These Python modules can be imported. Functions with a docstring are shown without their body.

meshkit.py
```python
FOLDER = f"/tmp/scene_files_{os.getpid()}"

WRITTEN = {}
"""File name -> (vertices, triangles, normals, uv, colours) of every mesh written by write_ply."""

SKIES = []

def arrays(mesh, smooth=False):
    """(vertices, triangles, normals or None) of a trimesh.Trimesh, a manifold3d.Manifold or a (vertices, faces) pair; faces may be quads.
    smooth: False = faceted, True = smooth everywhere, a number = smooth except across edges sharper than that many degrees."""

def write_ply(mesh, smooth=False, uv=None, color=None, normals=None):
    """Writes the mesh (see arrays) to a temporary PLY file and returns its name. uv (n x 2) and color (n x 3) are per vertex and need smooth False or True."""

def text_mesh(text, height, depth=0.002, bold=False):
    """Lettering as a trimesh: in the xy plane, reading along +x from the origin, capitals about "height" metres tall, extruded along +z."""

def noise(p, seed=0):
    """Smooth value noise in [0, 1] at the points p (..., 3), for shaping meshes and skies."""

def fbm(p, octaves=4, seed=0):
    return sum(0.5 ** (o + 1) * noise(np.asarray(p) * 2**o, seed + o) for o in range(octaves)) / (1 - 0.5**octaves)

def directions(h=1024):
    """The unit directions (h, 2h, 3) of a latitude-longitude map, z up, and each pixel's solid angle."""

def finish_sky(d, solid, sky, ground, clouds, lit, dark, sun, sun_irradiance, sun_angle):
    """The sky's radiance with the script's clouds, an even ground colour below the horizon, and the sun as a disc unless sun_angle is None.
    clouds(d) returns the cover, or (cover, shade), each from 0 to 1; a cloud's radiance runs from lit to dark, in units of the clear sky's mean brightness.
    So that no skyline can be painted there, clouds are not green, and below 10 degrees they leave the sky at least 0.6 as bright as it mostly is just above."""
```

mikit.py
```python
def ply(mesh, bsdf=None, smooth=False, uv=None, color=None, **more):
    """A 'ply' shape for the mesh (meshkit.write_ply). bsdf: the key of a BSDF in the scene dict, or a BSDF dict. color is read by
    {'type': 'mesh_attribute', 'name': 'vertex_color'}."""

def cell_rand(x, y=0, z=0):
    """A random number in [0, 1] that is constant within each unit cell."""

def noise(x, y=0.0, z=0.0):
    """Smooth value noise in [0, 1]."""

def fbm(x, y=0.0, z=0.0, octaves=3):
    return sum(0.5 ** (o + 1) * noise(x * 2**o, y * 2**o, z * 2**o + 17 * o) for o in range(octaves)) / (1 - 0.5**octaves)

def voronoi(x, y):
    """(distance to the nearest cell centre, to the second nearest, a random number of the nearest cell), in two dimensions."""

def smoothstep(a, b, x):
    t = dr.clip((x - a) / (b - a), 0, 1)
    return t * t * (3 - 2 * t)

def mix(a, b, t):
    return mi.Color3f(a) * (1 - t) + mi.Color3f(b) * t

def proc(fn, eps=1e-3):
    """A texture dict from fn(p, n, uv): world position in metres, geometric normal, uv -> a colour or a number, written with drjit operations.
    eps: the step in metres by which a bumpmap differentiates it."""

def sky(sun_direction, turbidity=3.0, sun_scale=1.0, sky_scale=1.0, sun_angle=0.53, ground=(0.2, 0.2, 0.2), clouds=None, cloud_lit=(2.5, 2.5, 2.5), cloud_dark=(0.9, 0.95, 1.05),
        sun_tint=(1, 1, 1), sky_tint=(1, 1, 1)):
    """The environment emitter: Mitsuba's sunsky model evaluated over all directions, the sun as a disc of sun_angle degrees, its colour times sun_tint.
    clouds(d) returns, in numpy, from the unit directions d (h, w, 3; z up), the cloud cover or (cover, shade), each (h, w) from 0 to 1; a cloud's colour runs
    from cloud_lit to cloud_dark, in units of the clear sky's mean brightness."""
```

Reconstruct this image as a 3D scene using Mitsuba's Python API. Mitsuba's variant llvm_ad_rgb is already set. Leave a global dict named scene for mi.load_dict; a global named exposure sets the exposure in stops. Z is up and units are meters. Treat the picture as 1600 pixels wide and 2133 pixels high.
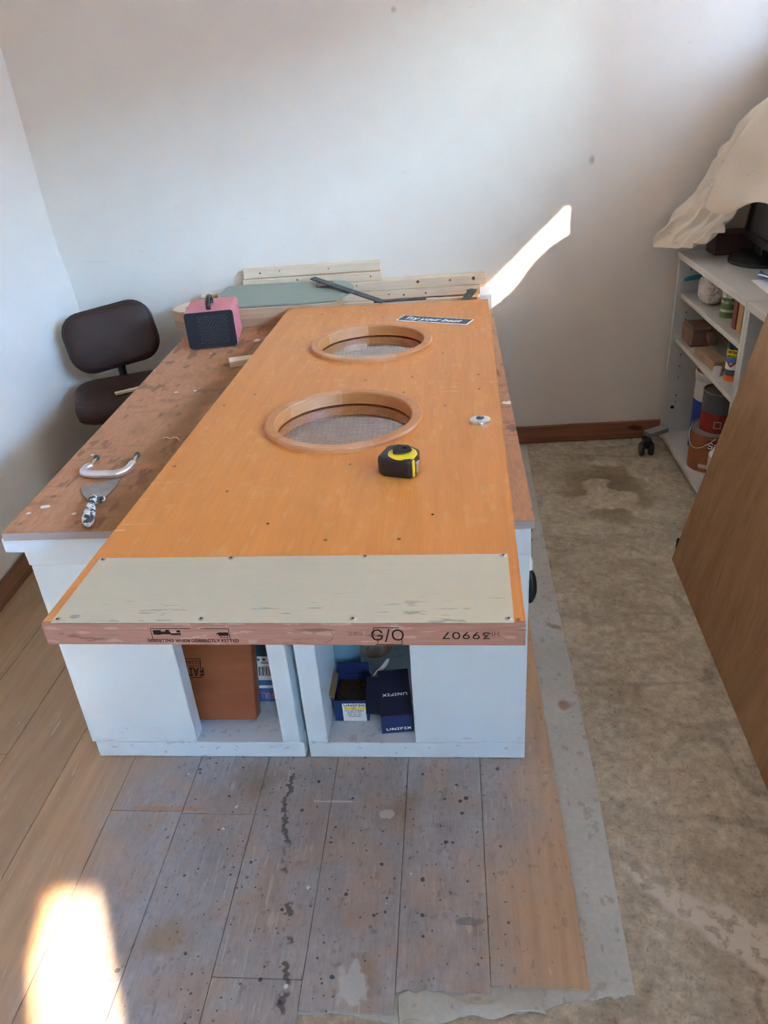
import sys, math, random
import numpy as np, trimesh, manifold3d, shapely
from shapely.geometry import Polygon, Point, box as sbox
from shapely import affinity
import drjit as dr, mitsuba as mi
import mikit, meshkit
from mikit import noise, fbm, voronoi, cell_rand, smoothstep, mix, proc

scene, labels = {"type": "scene"}, {}
T4 = mi.ScalarTransform4f

# ---------------------------------------------------------------- camera, sky, exposure
CAM = np.array([0.0, 0.0, 1.4345])
scene["camera"] = {"type": "perspective", "fov_axis": "x", "fov": math.degrees(2 * math.atan(800 / 1586.26)), "near_clip": 0.05, "far_clip": 200.0,
                   "to_world": T4().look_at(origin=CAM.tolist(), target=[-0.0965, 0.8713, 0.9534], up=[0.0262, 0.4854, 0.8739])}
exposure = 7.46
SUN = (0.50, -0.87, 0.43)          # towards the sun
scene["sky"] = mikit.sky(SUN, turbidity=3.0, sun_scale=0.40, sky_scale=1.0, ground=(0.58, 0.48, 0.35), sky_tint=(0.69, 1.11, 1.78), sun_tint=(0.90, 0.95, 1.12))

# ---------------------------------------------------------------- helpers
def lin(r, g, b):
    return [((c / 255) / 12.92 if c <= 10 else ((c / 255 + 0.055) / 1.055) ** 2.4) for c in (r, g, b)]

def mat(name, color, rough=0.6, metallic=0.0, spec=0.4, clear=0.0, bump=None, bscale=0.001, eps=1e-3, **kw):
    c = proc(color) if callable(color) else {"type": "rgb", "value": list(map(float, color))}
    b = {"type": "principled", "base_color": c, "roughness": rough, "metallic": metallic, "specular": spec, "clearcoat": clear, "clearcoat_gloss": 0.8, **kw}
    if bump is not None:
        b = {"type": "bumpmap", "arbitrary": proc(bump, eps), "scale": bscale, "bsdf": b}
    scene["m_" + name] = {"type": "twosided", "bsdf": b}

def numbered(key):
    if key not in scene and key not in things: return key
    n = 1
    while f"{key}_{n:03d}" in scene or f"{key}_{n:03d}" in things: n += 1
    return f"{key}_{n:03d}"

things = set()
def thing(name, label=None, cat=None, group=None, kind=None):
    key = numbered(name); things.add(key)
    d = {}
    if label: d["label"] = label
    if cat: d["category"] = cat
    if group: d["group"] = group
    if kind: d["kind"] = kind
    labels[key] = d
    return key

def obj(name, mesh, m, parent=None, smooth=False, label=None, to_world=None, **kw):
    if isinstance(mesh, list): mesh = trimesh.util.concatenate(mesh)
    key = numbered(parent + "__" + name if parent else name)
    scene[key] = mikit.ply(mesh, "m_" + m, smooth=smooth, **({"to_world": to_world} if to_world is not None else {}))
    if label: labels[key] = {"label": label}
    return key

def single(name, mesh, m, label, cat, group=None, smooth=False, kind=None):
    k = obj(name, mesh, m, None, smooth)
    labels[k] = {kk: vv for kk, vv in (("label", label), ("category", cat), ("group", group), ("kind", kind)) if vv}
    return k

def struct(name, mesh, m, smooth=False, label=None):
    k = obj(name, mesh, m, None, smooth); labels[k] = {"kind": "structure"}
    if label: labels[k]["label"] = label
    return k

def cham(x0, y0, z0, x1, y1, z1, c=0.001):
    c = min(c, 0.45 * min(x1 - x0, y1 - y0, z1 - z0)); P = []
    for x, sx in ((x0, 1), (x1, -1)):
        for y, sy in ((y0, 1), (y1, -1)):
            for z, sz in ((z0, 1), (z1, -1)):
                P += [(x, y + sy * c, z + sz * c), (x + sx * c, y, z + sz * c), (x + sx * c, y + sy * c, z)]
    return trimesh.convex.convex_hull(np.array(P))

def cbox(cx, cy, cz, sx, sy, sz, c=0.001):
    return cham(cx - sx / 2, cy - sy / 2, cz - sz / 2, cx + sx / 2, cy + sy / 2, cz + sz / 2, c)

def mv(m, x=0, y=0, z=0, rz=0, rx=0, ry=0):
    M = np.eye(4)
    for a, ax in ((rx, [1, 0, 0]), (ry, [0, 1, 0]), (rz, [0, 0, 1])):
        if a: M = trimesh.transformations.rotation_matrix(math.radians(a), ax) @ M
    M[:3, 3] += [x, y, z]
    m = m.copy(); m.apply_transform(M); return m

def frame(m, origin, right, up):
    r, u = np.asarray(right, float), np.asarray(up, float)
    r = r / np.linalg.norm(r); u = u - r * (u @ r); u /= np.linalg.norm(u); n = np.cross(r, u)
    M = np.eye(4); M[:3, 0], M[:3, 1], M[:3, 2], M[:3, 3] = r, u, n, origin
    m = m.copy(); m.apply_transform(M); return m

def prism(poly, h, z0=0.0):
    m = trimesh.creation.extrude_polygon(poly if isinstance(poly, shapely.Geometry) else Polygon(poly), h, engine="earcut")
    m.apply_translation([0, 0, z0]); return m

def rrect(w, h, r, n=6):
    return sbox(-w / 2 + r, -h / 2 + r, w / 2 - r, h / 2 - r).buffer(r, quad_segs=n)

def lathe(profile, n=40, at=(0, 0, 0)):
    m = trimesh.creation.revolve(np.array(profile, float), sections=n); m.apply_translation(at); return m

def tube(path, r, n=10, cap=True):
    P = np.array(path, float); R = np.broadcast_to(r, len(P)); V = []; up = None
    t = np.gradient(P, axis=0); t /= np.linalg.norm(t, axis=1, keepdims=True)
    a = np.array([0, 0, 1.0]) if abs(t[0][2]) < 0.9 else np.array([1.0, 0, 0])
    for i in range(len(P)):
        a = a - t[i] * (a @ t[i]); a /= np.linalg.norm(a); b = np.cross(t[i], a)
        th = np.arange(n) / n * 2 * np.pi
        V.append(P[i] + R[i] * (np.cos(th)[:, None] * a + np.sin(th)[:, None] * b))
    V = np.vstack(V); F = []
    for i in range(len(P) - 1):
        for j in range(n):
            k = (j + 1) % n; F += [(i * n + j, i * n + k, (i + 1) * n + k), (i * n + j, (i + 1) * n + k, (i + 1) * n + j)]
    if cap:
        c0, c1 = len(V), len(V) + 1; V = np.vstack([V, P[0], P[-1]])
        for j in range(n):
            k = (j + 1) % n; F += [(c0, k, j), (c1, (len(P) - 1) * n + j, (len(P) - 1) * n + k)]
    return trimesh.Trimesh(V, F, process=False)

def smoothpath(P, n=40):
    from scipy.interpolate import CubicSpline
    P = np.array(P, float); d = np.r_[0, np.cumsum(np.linalg.norm(np.diff(P, axis=0), axis=1))]
    return CubicSpline(d, P)(np.linspace(0, d[-1], n))

def text(s, h, origin, right, up, depth=0.0005, bold=False, shear=0.0, squash=1.0):
    m = meshkit.text_mesh(s, h, depth, bold)
    b = m.bounds; m.apply_translation([-(b[0][0] + b[1][0]) / 2, -h / 2, 0])
    M = np.eye(4); M[0, 1] = shear; M[0, 0] = squash; m.apply_transform(M)
    return frame(m, origin, right, up)

def bars(rects, origin, right, up, depth=0.0004):
    return frame(trimesh.util.concatenate([cham(a, b, 0, c, d, depth, 0) if 0 else mv(trimesh.creation.box((c - a, d - b, depth)), (a + c) / 2, (b + d) / 2, depth / 2) for a, b, c, d in rects]), origin, right, up)

def sheet(G, thick=0.003, sub=8, rough=0.0, freq=20, seed=0, fold=None):
    """cloth from a grid of control points (rows, columns, 3)"""
    from scipy.interpolate import make_interp_spline
    G = np.array(G, float); a, b = G.shape[:2]
    u = np.linspace(0, a - 1, (a - 1) * sub + 1); v = np.linspace(0, b - 1, (b - 1) * sub + 1)
    S = make_interp_spline(np.arange(a), G, k=min(3, a - 1), axis=0)(u)
    S = make_interp_spline(np.arange(b), S, k=min(3, b - 1), axis=1)(v)
    N = np.cross(np.gradient(S, axis=0), np.gradient(S, axis=1)); N /= np.linalg.norm(N, axis=2, keepdims=True) + 1e-12
    if rough: S = S + N * ((meshkit.fbm(S * freq, 4, seed) - 0.5) * rough)[..., None]
    if fold is not None: S = S + N * fold(u[:, None] / (a - 1), v[None, :] / (b - 1))[..., None]
    na, nb = S.shape[:2]; V = np.vstack([(S + N * thick / 2).reshape(-1, 3), (S - N * thick / 2).reshape(-1, 3)]); F = []; o = na * nb
    idx = lambda i, j: i * nb + j
    for i in range(na - 1):
        for j in range(nb - 1):
            p, q, r, s = idx(i, j), idx(i + 1, j), idx(i + 1, j + 1), idx(i, j + 1)
            F += [(p, q, r), (p, r, s), (o + p, o + r, o + q), (o + p, o + s, o + r)]
    rim = [idx(i, 0) for i in range(na)] + [idx(na - 1, j) for j in range(1, nb)] + [idx(i, nb - 1) for i in range(na - 2, -1, -1)] + [idx(0, j) for j in range(nb - 2, 0, -1)]
    for k in range(len(rim)):
        p, q = rim[k], rim[(k + 1) % len(rim)]; F += [(p, o + p, o + q), (p, o + q, q)]
    m = trimesh.Trimesh(V, F, process=False); return m

# ---------------------------------------------------------------- materials
C3 = mi.Color3f
PX, PW = -1.0078, 0.1742     # first floor seam and plank pitch

def wall_fn(p, n, uv):
    t = fbm(p.x * 1.7, p.y * 1.7, p.z * 1.7)
    c = mix((0.71, 0.645, 0.565), (0.68, 0.615, 0.535), t)
    s = smoothstep(0.80, 0.86, fbm(p.x * 23, p.y * 23, p.z * 31)) * 0.25
    scuff = smoothstep(0.006, 0.0, dr.abs(p.z - 0.905 - 0.012 * noise(p.x * 9))) * smoothstep(0.45, 0.6, noise(p.x * 7, 3)) * smoothstep(-0.9, -1.0, p.x) * smoothstep(-1.54, -1.48, p.x) * 0.10
    spot = smoothstep(0.016, 0.004, dr.sqrt(dr.square(p.x - 0.545) + dr.square(p.z - 1.155) * 0.5)) * 0.35 + smoothstep(0.014, 0.004, dr.sqrt(dr.square(p.x + 0.18) + dr.square(p.z - 1.69))) * 0.3
    return c * (1 - s * 0.25 - scuff - spot)
mat("wall", wall_fn, 0.62, spec=0.3)
mat("ceiling", (0.66, 0.62, 0.55), 0.9, spec=0.1)
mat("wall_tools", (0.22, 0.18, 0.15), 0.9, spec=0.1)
mat("garage_door", (0.16, 0.12, 0.09), 0.7, spec=0.2)

def concrete_fn(p, n, uv):
    a = fbm(p.x * 3.1, p.y * 3.1, 1, 4); b = fbm(p.x * 11, p.y * 11, 7, 4); g = fbm(p.x * 60, p.y * 60, 3, 3)
    c = mix((0.35, 0.295, 0.215), (0.47, 0.41, 0.31), smoothstep(0.25, 0.75, a * 0.35 + b * 0.35 + g * 0.3))
    c = c * (0.74 + 0.30 * g + 0.24 * noise(p.x * 260, p.y * 260, 5))
    d = smoothstep(0.56, 0.74, fbm(p.x * 9 + 9, p.y * 14 + 3, 2, 4))
    c = mix(c, C3(0.18, 0.14, 0.095), d * 0.28)
    ln = smoothstep(0.06, 0.02, dr.abs(noise(p.x * 7, p.y * 9, 21) - 0.5)) * smoothstep(0.55, 0.7, noise(p.x * 5, p.y * 5, 23))
    c = c * (1 - 0.22 * ln)
    pit = smoothstep(0.74, 0.80, fbm(p.x * 120, p.y * 120, 31, 2))
    c = c * (1 - 0.22 * pit)
    st = smoothstep(0.30, 0.05, dr.sqrt(dr.square(p.x - 0.6) + dr.square((p.y - 2.75) * 0.6))) * smoothstep(0.42, 0.6, fbm(p.x * 9, p.y * 9, 12, 4))
    c = mix(c, C3(0.14, 0.095, 0.045), st * 0.75)
    # pale scraped streak
    q = (p.y - 1.058) + 0.74 * (p.x - 0.31) + 0.03 * (noise(p.x * 30, p.y * 30, 7) - 0.5)
    w = (p.x - 0.285) * 0.50
    r = smoothstep(0.012, -0.012, dr.abs(q) - w * 0.5) * smoothstep(0.28, 0.34, p.x)
    r = r * smoothstep(0.36, 0.52, fbm(p.x * 70, p.y * 70, 9, 3) + 0.06)
    c = mix(c, C3(0.58, 0.52, 0.44), r * 0.8)
    return c
mat("concrete", concrete_fn, 0.85, spec=0.2, bump=lambda p, n, uv: fbm(p.x * 40, p.y * 40, 5, 4), bscale=0.004)

def underlay_fn(p, n, uv):
    a = fbm(p.x * 8, p.y * 8, 4, 4); g = noise(p.x * 160, p.y * 160)
    c = mix((0.40, 0.395, 0.35), (0.50, 0.50, 0.46), a) * (0.94 + 0.1 * g)
    for x, y, r in ((0.271, 1.536, 0.030), (0.281, 1.87, 0.028)):
        d = dr.sqrt(dr.square(p.x - x) + dr.square((p.y - y) * 1.3)) + 0.02 * (noise(p.x * 50, p.y * 50) - 0.5)
        c = mix(c, C3(0.27, 0.15, 0.07), smoothstep(r, r * 0.3, d) * 0.75)
    s = smoothstep(0.68, 0.8, fbm(p.x * 60, p.y * 60, 8, 3)) * 0.35
    return mix(c, C3(0.2, 0.17, 0.13), s)
mat("underlay", underlay_fn, 0.75, spec=0.3)

def laminate_fn(p, n, uv):
    k = dr.floor((p.x - PX) / PW)
    j = noise(p.x * 14, p.y * 1.3, k * 7.3)
    grain = fbm(p.x * 75 + k * 11 + j * 3.0, p.y * 3.2 + k * 5, k, 3)
    fine = noise(p.x * 420, p.y * 26, 3)
    rings = 0.5 + 0.5 * dr.sin(38 * fbm(p.x * 9 + k * 3, p.y * 1.1 + k, 2, 2) + p.x * 40)
    t = grain * 0.6 + fine * 0.2 + rings * 0.2
    oak = mix((0.37, 0.205, 0.10), (0.55, 0.35, 0.195), t) * (0.92 + 0.16 * cell_rand(k, 5))
    wear = fbm(p.x * 5, p.y * 5, 2, 4)
    m = smoothstep(-0.93, -0.62, p.x + 0.35 * (wear - 0.5)) * (1 - 0.85 * smoothstep(-0.04, 0.24, p.x + 0.25 * (wear - 0.5) + 0.06 * (1.1 - p.y))) * smoothstep(1.75, 1.3, p.y)
    m = m * (0.72 + 0.28 * smoothstep(0.3, 0.6, fbm(p.x * 14, p.y * 14, 8, 3)))
    dust = mix((0.24, 0.245, 0.255), (0.37, 0.38, 0.40), fbm(p.x * 22, p.y * 14, 6, 4)) * (0.84 + 0.20 * noise(p.x * 340, p.y * 60) + 0.14 * noise(p.x * 130, p.y * 150, 4))
    c = mix(oak, dust, m * 0.86)
    sp = smoothstep(0.70, 0.78, fbm(p.x * 85, p.y * 60, 11, 3)) * smoothstep(-0.9, -0.6, p.x)
    c = mix(c, C3(0.14, 0.115, 0.105), sp * 0.32)
    lt = smoothstep(0.86, 0.90, noise(p.x * 220, p.y * 24, 13)) * smoothstep(0.5, 0.65, noise(p.x * 11, p.y * 11, 17))
    c = mix(c, C3(0.56, 0.52, 0.48), lt * 0.35)
    # ochre stains
    for x, y, r in ((-0.50, 1.265, 0.075), (-0.15, 1.18, 0.07), (-0.60, 0.86, 0.05), (-0.19, 0.83, 0.04)):
        d = dr.sqrt(dr.square(p.x - x) + dr.square(p.y - y)) + 0.09 * (fbm(p.x * 18, p.y * 18, 3) - 0.5)
        c = mix(c, C3(0.25, 0.165, 0.075), smoothstep(r, r * 0.2, d) * 0.5)
    # row of dark glue marks
    lx = -0.42 + 0.145 * smoothstep(1.30, 0.75, p.y) * 0.55
    d = dr.abs(p.x - lx - 0.012 * (noise(p.y * 38, 2) - 0.5)) + 0.012 * (noise(p.x * 160, p.y * 160) - 0.5)
    c = mix(c, C3(0.075, 0.066, 0.062), smoothstep(0.008, 0.002, d) * smoothstep(0.42, 0.55, noise(p.y * 33, p.x * 9, 4)) * smoothstep(1.34, 1.3, p.y) * smoothstep(0.70, 0.75, p.y) * 0.8)
    # paint drips, dark blue and pale
    for s, off, col, thr, rad in ((24.0, 0.0, (0.035, 0.05, 0.075), 0.70, 0.13), (62.0, 4.3, (0.06, 0.06, 0.065), 0.74, 0.17), (17.0, 9.1, (0.66, 0.68, 0.67), 0.90, 0.09)):
        f, _, w = voronoi(p.x * s + off, p.y * s + off)
        f = f + 0.12 * (noise(p.x * s * 5, p.y * s * 5) - 0.5)
        in_ = smoothstep(-0.80, -0.6, p.x) * smoothstep(0.16, 0.05, p.x)
        c = mix(c, C3(*col), smoothstep(rad, rad * 0.6, f + rad * 0.7 * cell_rand(w * 991, 3)) * smoothstep(thr, thr + 0.01, w) * in_ * 0.85)
    # bigger splashes
    for x, y, rx, ry, col in ((-0.18, 1.177, 0.022, 0.014, (0.55, 0.53, 0.49)), (-0.001, 0.926, 0.033, 0.011, (0.16, 0.16, 0.16)), (-0.215, 0.795, 0.032, 0.05, (0.48, 0.52, 0.53)), (-0.30, 1.21, 0.06, 0.003, (0.6, 0.56, 0.5)), (-0.695, 1.185, 0.10, 0.007, (0.45, 0.22, 0.08))):
        d = dr.sqrt(dr.square((p.x - x) / rx) + dr.square((p.y - y) / ry)) + 0.7 * (fbm(p.x * 70, p.y * 70, 1) - 0.5)
        c = mix(c, C3(*col), smoothstep(1.0, 0.7, d) * 0.7)
    return c
mat("laminate", laminate_fn, 0.48, spec=0.45)
mat("plank_core", (0.34, 0.22, 0.13), 0.9)

def worktop_fn(p, n, uv):
    a = fbm(p.x * 4, p.y * 2.2, 3, 4); b = fbm(p.x * 16, p.y * 9, 5, 4); g = noise(p.x * 210, p.y * 50)
    c = mix((0.40, 0.175, 0.080), (0.50, 0.25, 0.128), a * 0.6 + b * 0.4) * (0.9 + 0.2 * g)
    # brown glue and oil stains next to the door
    e = smoothstep(-0.93, -0.72, p.x + 0.22 * (b - 0.5) - 0.04 * dr.maximum(0, p.y - 1.9)) * smoothstep(0.30, 0.55, fbm(p.x * 6 + 4, p.y * 5, 9, 4)) * smoothstep(0.0, -0.3, p.x)
    c = mix(c, C3(0.27, 0.135, 0.05), e * 0.85)
    s = smoothstep(0.66, 0.74, fbm(p.x * 38, p.y * 16, 2, 3))
    c = mix(c, C3(0.18, 0.09, 0.055), s * 0.55)
    sc = smoothstep(0.72, 0.75, noise(p.x * 14, p.y * 110, 5)) * smoothstep(0.55, 0.7, noise(p.x * 9, p.y * 9, 1))
    c = mix(c, C3(0.20, 0.10, 0.06), sc * 0.25)
    f, _, w = voronoi(p.x * 13, p.y * 13)
    c = mix(c, C3(0.72, 0.66, 0.58), smoothstep(0.09, 0.05, f) * smoothstep(0.90, 0.91, w) * 0.9)
    for x, y, rx, ry in ((-0.93, 1.452, 0.013, 0.008), (-0.72, 2.72, 0.012, 0.022), (0.145, 1.985, 0.02, 0.012)):
        d = dr.sqrt(dr.square((p.x - x) / rx) + dr.square((p.y - y) / ry)) + 0.5 * (noise(p.x * 120, p.y * 120) - 0.5)
        c = mix(c, C3(0.74, 0.68, 0.60), smoothstep(1, 0.8, d))
    # sides: bare plies
    side = dr.abs(n.z) < 0.5
    ply = mix((0.30, 0.24, 0.22), (0.44, 0.40, 0.385), smoothstep(0.35, 0.65, 0.5 + 0.5 * dr.sin(p.z * 2 * math.pi / 0.0034) + 0.35 * (noise(p.x * 30, p.y * 30, p.z * 600) - 0.5)))
    return dr.select(side, ply, c)
mat("worktop", worktop_fn, 0.55, spec=0.25, bump=lambda p, n, uv: fbm(p.x * 60, p.y * 30, p.z * 60, 3), bscale=0.001)

DX, DY, DT, DZ, TD = -0.6659, 0.9304, -0.0190, 0.7341, 0.042
def veneer_fn(p, n, uv):
    g = fbm(p.x * 70, p.y * 4.5, 2, 3); f = noise(p.x * 380, p.y * 16, 1); w = fbm(p.x * 7, p.y * 2.0, 4, 3)
    c = mix((0.53, 0.175, 0.030), (0.69, 0.26, 0.055), g * 0.45 + f * 0.25 + w * 0.3)
    fl = smoothstep(0.60, 0.80, fbm(p.x * 60, p.y * 22, 8, 3)) * 0.22
    c = mix(c, C3(0.72, 0.41, 0.15), fl)
    s, _, w2 = voronoi(p.x * 9, p.y * 9)
    c = mix(c, C3(0.11, 0.05, 0.02), smoothstep(0.045, 0.02, s) * smoothstep(0.80, 0.81, w2) * 0.8)
    sc = smoothstep(0.93, 0.95, noise(p.x * 17, p.y * 240, 9)) * smoothstep(0.6, 0.7, noise(p.x * 8, p.y * 8, 6))
    c = mix(c, C3(0.75, 0.50, 0.25), sc * 0.5)
    return c
mat("veneer", veneer_fn, 0.40, spec=0.45, clear=0.15)
def lipping_fn(p, n, uv):
    g = fbm(p.x * 10, p.y * 10, p.z * 190, 3); f = noise(p.x * 40, p.y * 8, p.z * 420)
    c = mix((0.31, 0.135, 0.085), (0.46, 0.235, 0.165), g * 0.6 + f * 0.4)
    s = smoothstep(0.62, 0.72, fbm(p.x * 40, p.y * 40, p.z * 120, 3)) * 0.5
    c = mix(c, C3(0.56, 0.36, 0.27), s)
    d = smoothstep(0.64, 0.74, fbm(p.x * 22, p.y * 5, p.z * 90, 3))
    return mix(c, C3(0.15, 0.07, 0.05), d * 0.6)
mat("lipping", lipping_fn, 0.7, spec=0.2)
def bead_fn(c0, c1):
    def f(p, n, uv):
        return mix(c0, c1, fbm(p.x * 55, p.y * 55, p.z * 300, 3))
    return f
mat("bead_dark", bead_fn((0.44, 0.155, 0.040), (0.56, 0.225, 0.070)), 0.38, spec=0.5, clear=0.2)
mat("bead_light", bead_fn((0.50, 0.215, 0.085), (0.62, 0.30, 0.135)), 0.34, spec=0.5, clear=0.3)
def plate_fn(p, n, uv):
    b = noise(p.x * 8, p.y * 900, 1); a = fbm(p.x * 4, p.y * 6, 2)
    c = mix((0.58, 0.52, 0.365), (0.65, 0.585, 0.42), a * 0.6 + b * 0.4)
    s = smoothstep(0.72, 0.78, fbm(p.x * 26, p.y * 150, 4, 3)) * smoothstep(1.02, 0.94, p.y) * 0.55
    return mix(c, C3(0.25, 0.22, 0.17), s)
mat("plate", plate_fn, 0.45, metallic=0.45, spec=0.5)
mat("steel", (0.62, 0.60, 0.57), 0.28, metallic=1.0)
mat("aluminium", (0.80, 0.79, 0.77), 0.30, metallic=0.9)
mat("bright_steel", (0.78, 0.78, 0.78), 0.22, metallic=1.0)
mat("dark_metal", lambda p, n, uv: mix((0.035, 0.043, 0.042), (0.11, 0.125, 0.12), fbm(p.x * 60, p.y * 60, p.z * 60, 3)), 0.45, metallic=0.4)
def melamine_fn(p, n, uv):
    c = mix((0.655, 0.74, 0.79), (0.62, 0.70, 0.75), fbm(p.x * 5, p.y * 5, p.z * 5, 3))
    low = smoothstep(0.12, 0.0, p.z)
    f = smoothstep(0.66, 0.72, fbm(p.x * 60, p.y * 60, p.z * 60, 3)) * (0.03 + 0.45 * low)
    d, _, w = voronoi(p.x * 14 + p.y * 5, p.z * 14 + 3)
    dots = smoothstep(0.05, 0.03, d) * smoothstep(0.86, 0.87, w) * 0.5
    return mix(c, C3(0.30, 0.29, 0.29), dr.minimum(f + dots, 0.8))
mat("melamine", melamine_fn, 0.38, spec=0.45)
mat("shelf_white", (0.52, 0.51, 0.47), 0.45, spec=0.4)
def pine_fn(p, n, uv):
    g = fbm(p.x * 3.5, p.y * 12, p.z * 120, 3); f = noise(p.x * 9, p.y * 200, p.z * 300)
    c = mix((0.60, 0.455, 0.31), (0.74, 0.60, 0.44), g * 0.7 + f * 0.3)
    return c
mat("pine", pine_fn, 0.65, spec=0.25)
mat("knot", (0.16, 0.085, 0.04), 0.7)
def ply_warm_fn(p, n, uv):
    g = fbm(p.x * 5, p.y * 5, p.z * 90, 3)
    c = mix((0.46, 0.27, 0.145), (0.60, 0.40, 0.25), g)
    band = smoothstep(0.705, 0.700, p.z)
    return mix(c, C3(0.33, 0.17, 0.085), band * 0.55)
mat("former_ply", ply_warm_fn, 0.55)
mat("former_top", lambda p, n, uv: mix((0.60, 0.47, 0.33), (0.68, 0.56, 0.42), fbm(p.x * 30, p.y * 6, 1)), 0.6)
mat("green_laminate", lambda p, n, uv: mix((0.235, 0.265, 0.20), (0.275, 0.305, 0.235), fbm(p.x * 6, p.y * 6, 3)), 0.42, spec=0.4)
mat("green_edge", (0.05, 0.055, 0.045), 0.6)
def skirting_fn(p, n, uv):
    u = p.x + p.y
    g = fbm(u * 3, p.z * 90, 2, 3)
    c = mix((0.155, 0.062, 0.030), (0.30, 0.14, 0.075), g)
    d, _, w = voronoi(u * 4.2, p.z * 11 + 2)
    return mix(c, C3(0.05, 0.022, 0.012), smoothstep(0.16, 0.06, d) * smoothstep(0.55, 0.56, w) * 0.8)
mat("skirting", skirting_fn, 0.5, spec=0.4)
def board_fn(p, n, uv):
    g = fbm(p.y * 5.5 + p.z * 1.5, p.z * 1.6, 2, 4); f = fbm(p.y * 120 + 30 * noise(p.y * 6, p.z * 2, 4), p.z * 7, 3, 3)
    r = 0.5 + 0.5 * dr.sin(55 * fbm(p.y * 3.2, p.z * 0.9, 6, 3))
    c = mix((0.225, 0.110, 0.045), (0.40, 0.225, 0.11), f * 0.4 + g * 0.25 + r * 0.15)
    s = smoothstep(0.66, 0.72, fbm(p.y * 55, p.z * 14, 5, 2))
    return mix(c, C3(0.15, 0.07, 0.03), s * 0.2)
mat("board", board_fn, 0.5, spec=0.35)
def vinyl_fn(p, n, uv):
    return mix((0.034, 0.016, 0.012), (0.058, 0.029, 0.021), fbm(p.x * 14, p.y * 14, p.z * 14, 4))
mat("vinyl", vinyl_fn, 0.5, spec=0.25, bump=lambda p, n, uv: fbm(p.x * 90, p.y * 90, p.z * 90, 3), bscale=0.002)
mat("black", (0.012, 0.012, 0.013), 0.35, spec=0.5)
mat("matt_black", (0.018, 0.018, 0.020), 0.7, spec=0.3)
mat("screen", (0.035, 0.04, 0.042), 0.15, spec=0.5)
mat("ink", (0.02, 0.012, 0.012), 0.8, spec=0.1)
mat("ink_faint", (0.17, 0.07, 0.055), 0.8, spec=0.1)
mat("yellow", (0.80, 0.56, 0.015), 0.35, spec=0.5, clear=0.4)
mat("heater_pink", (0.62, 0.185, 0.20), 0.45, spec=0.4)
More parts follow.
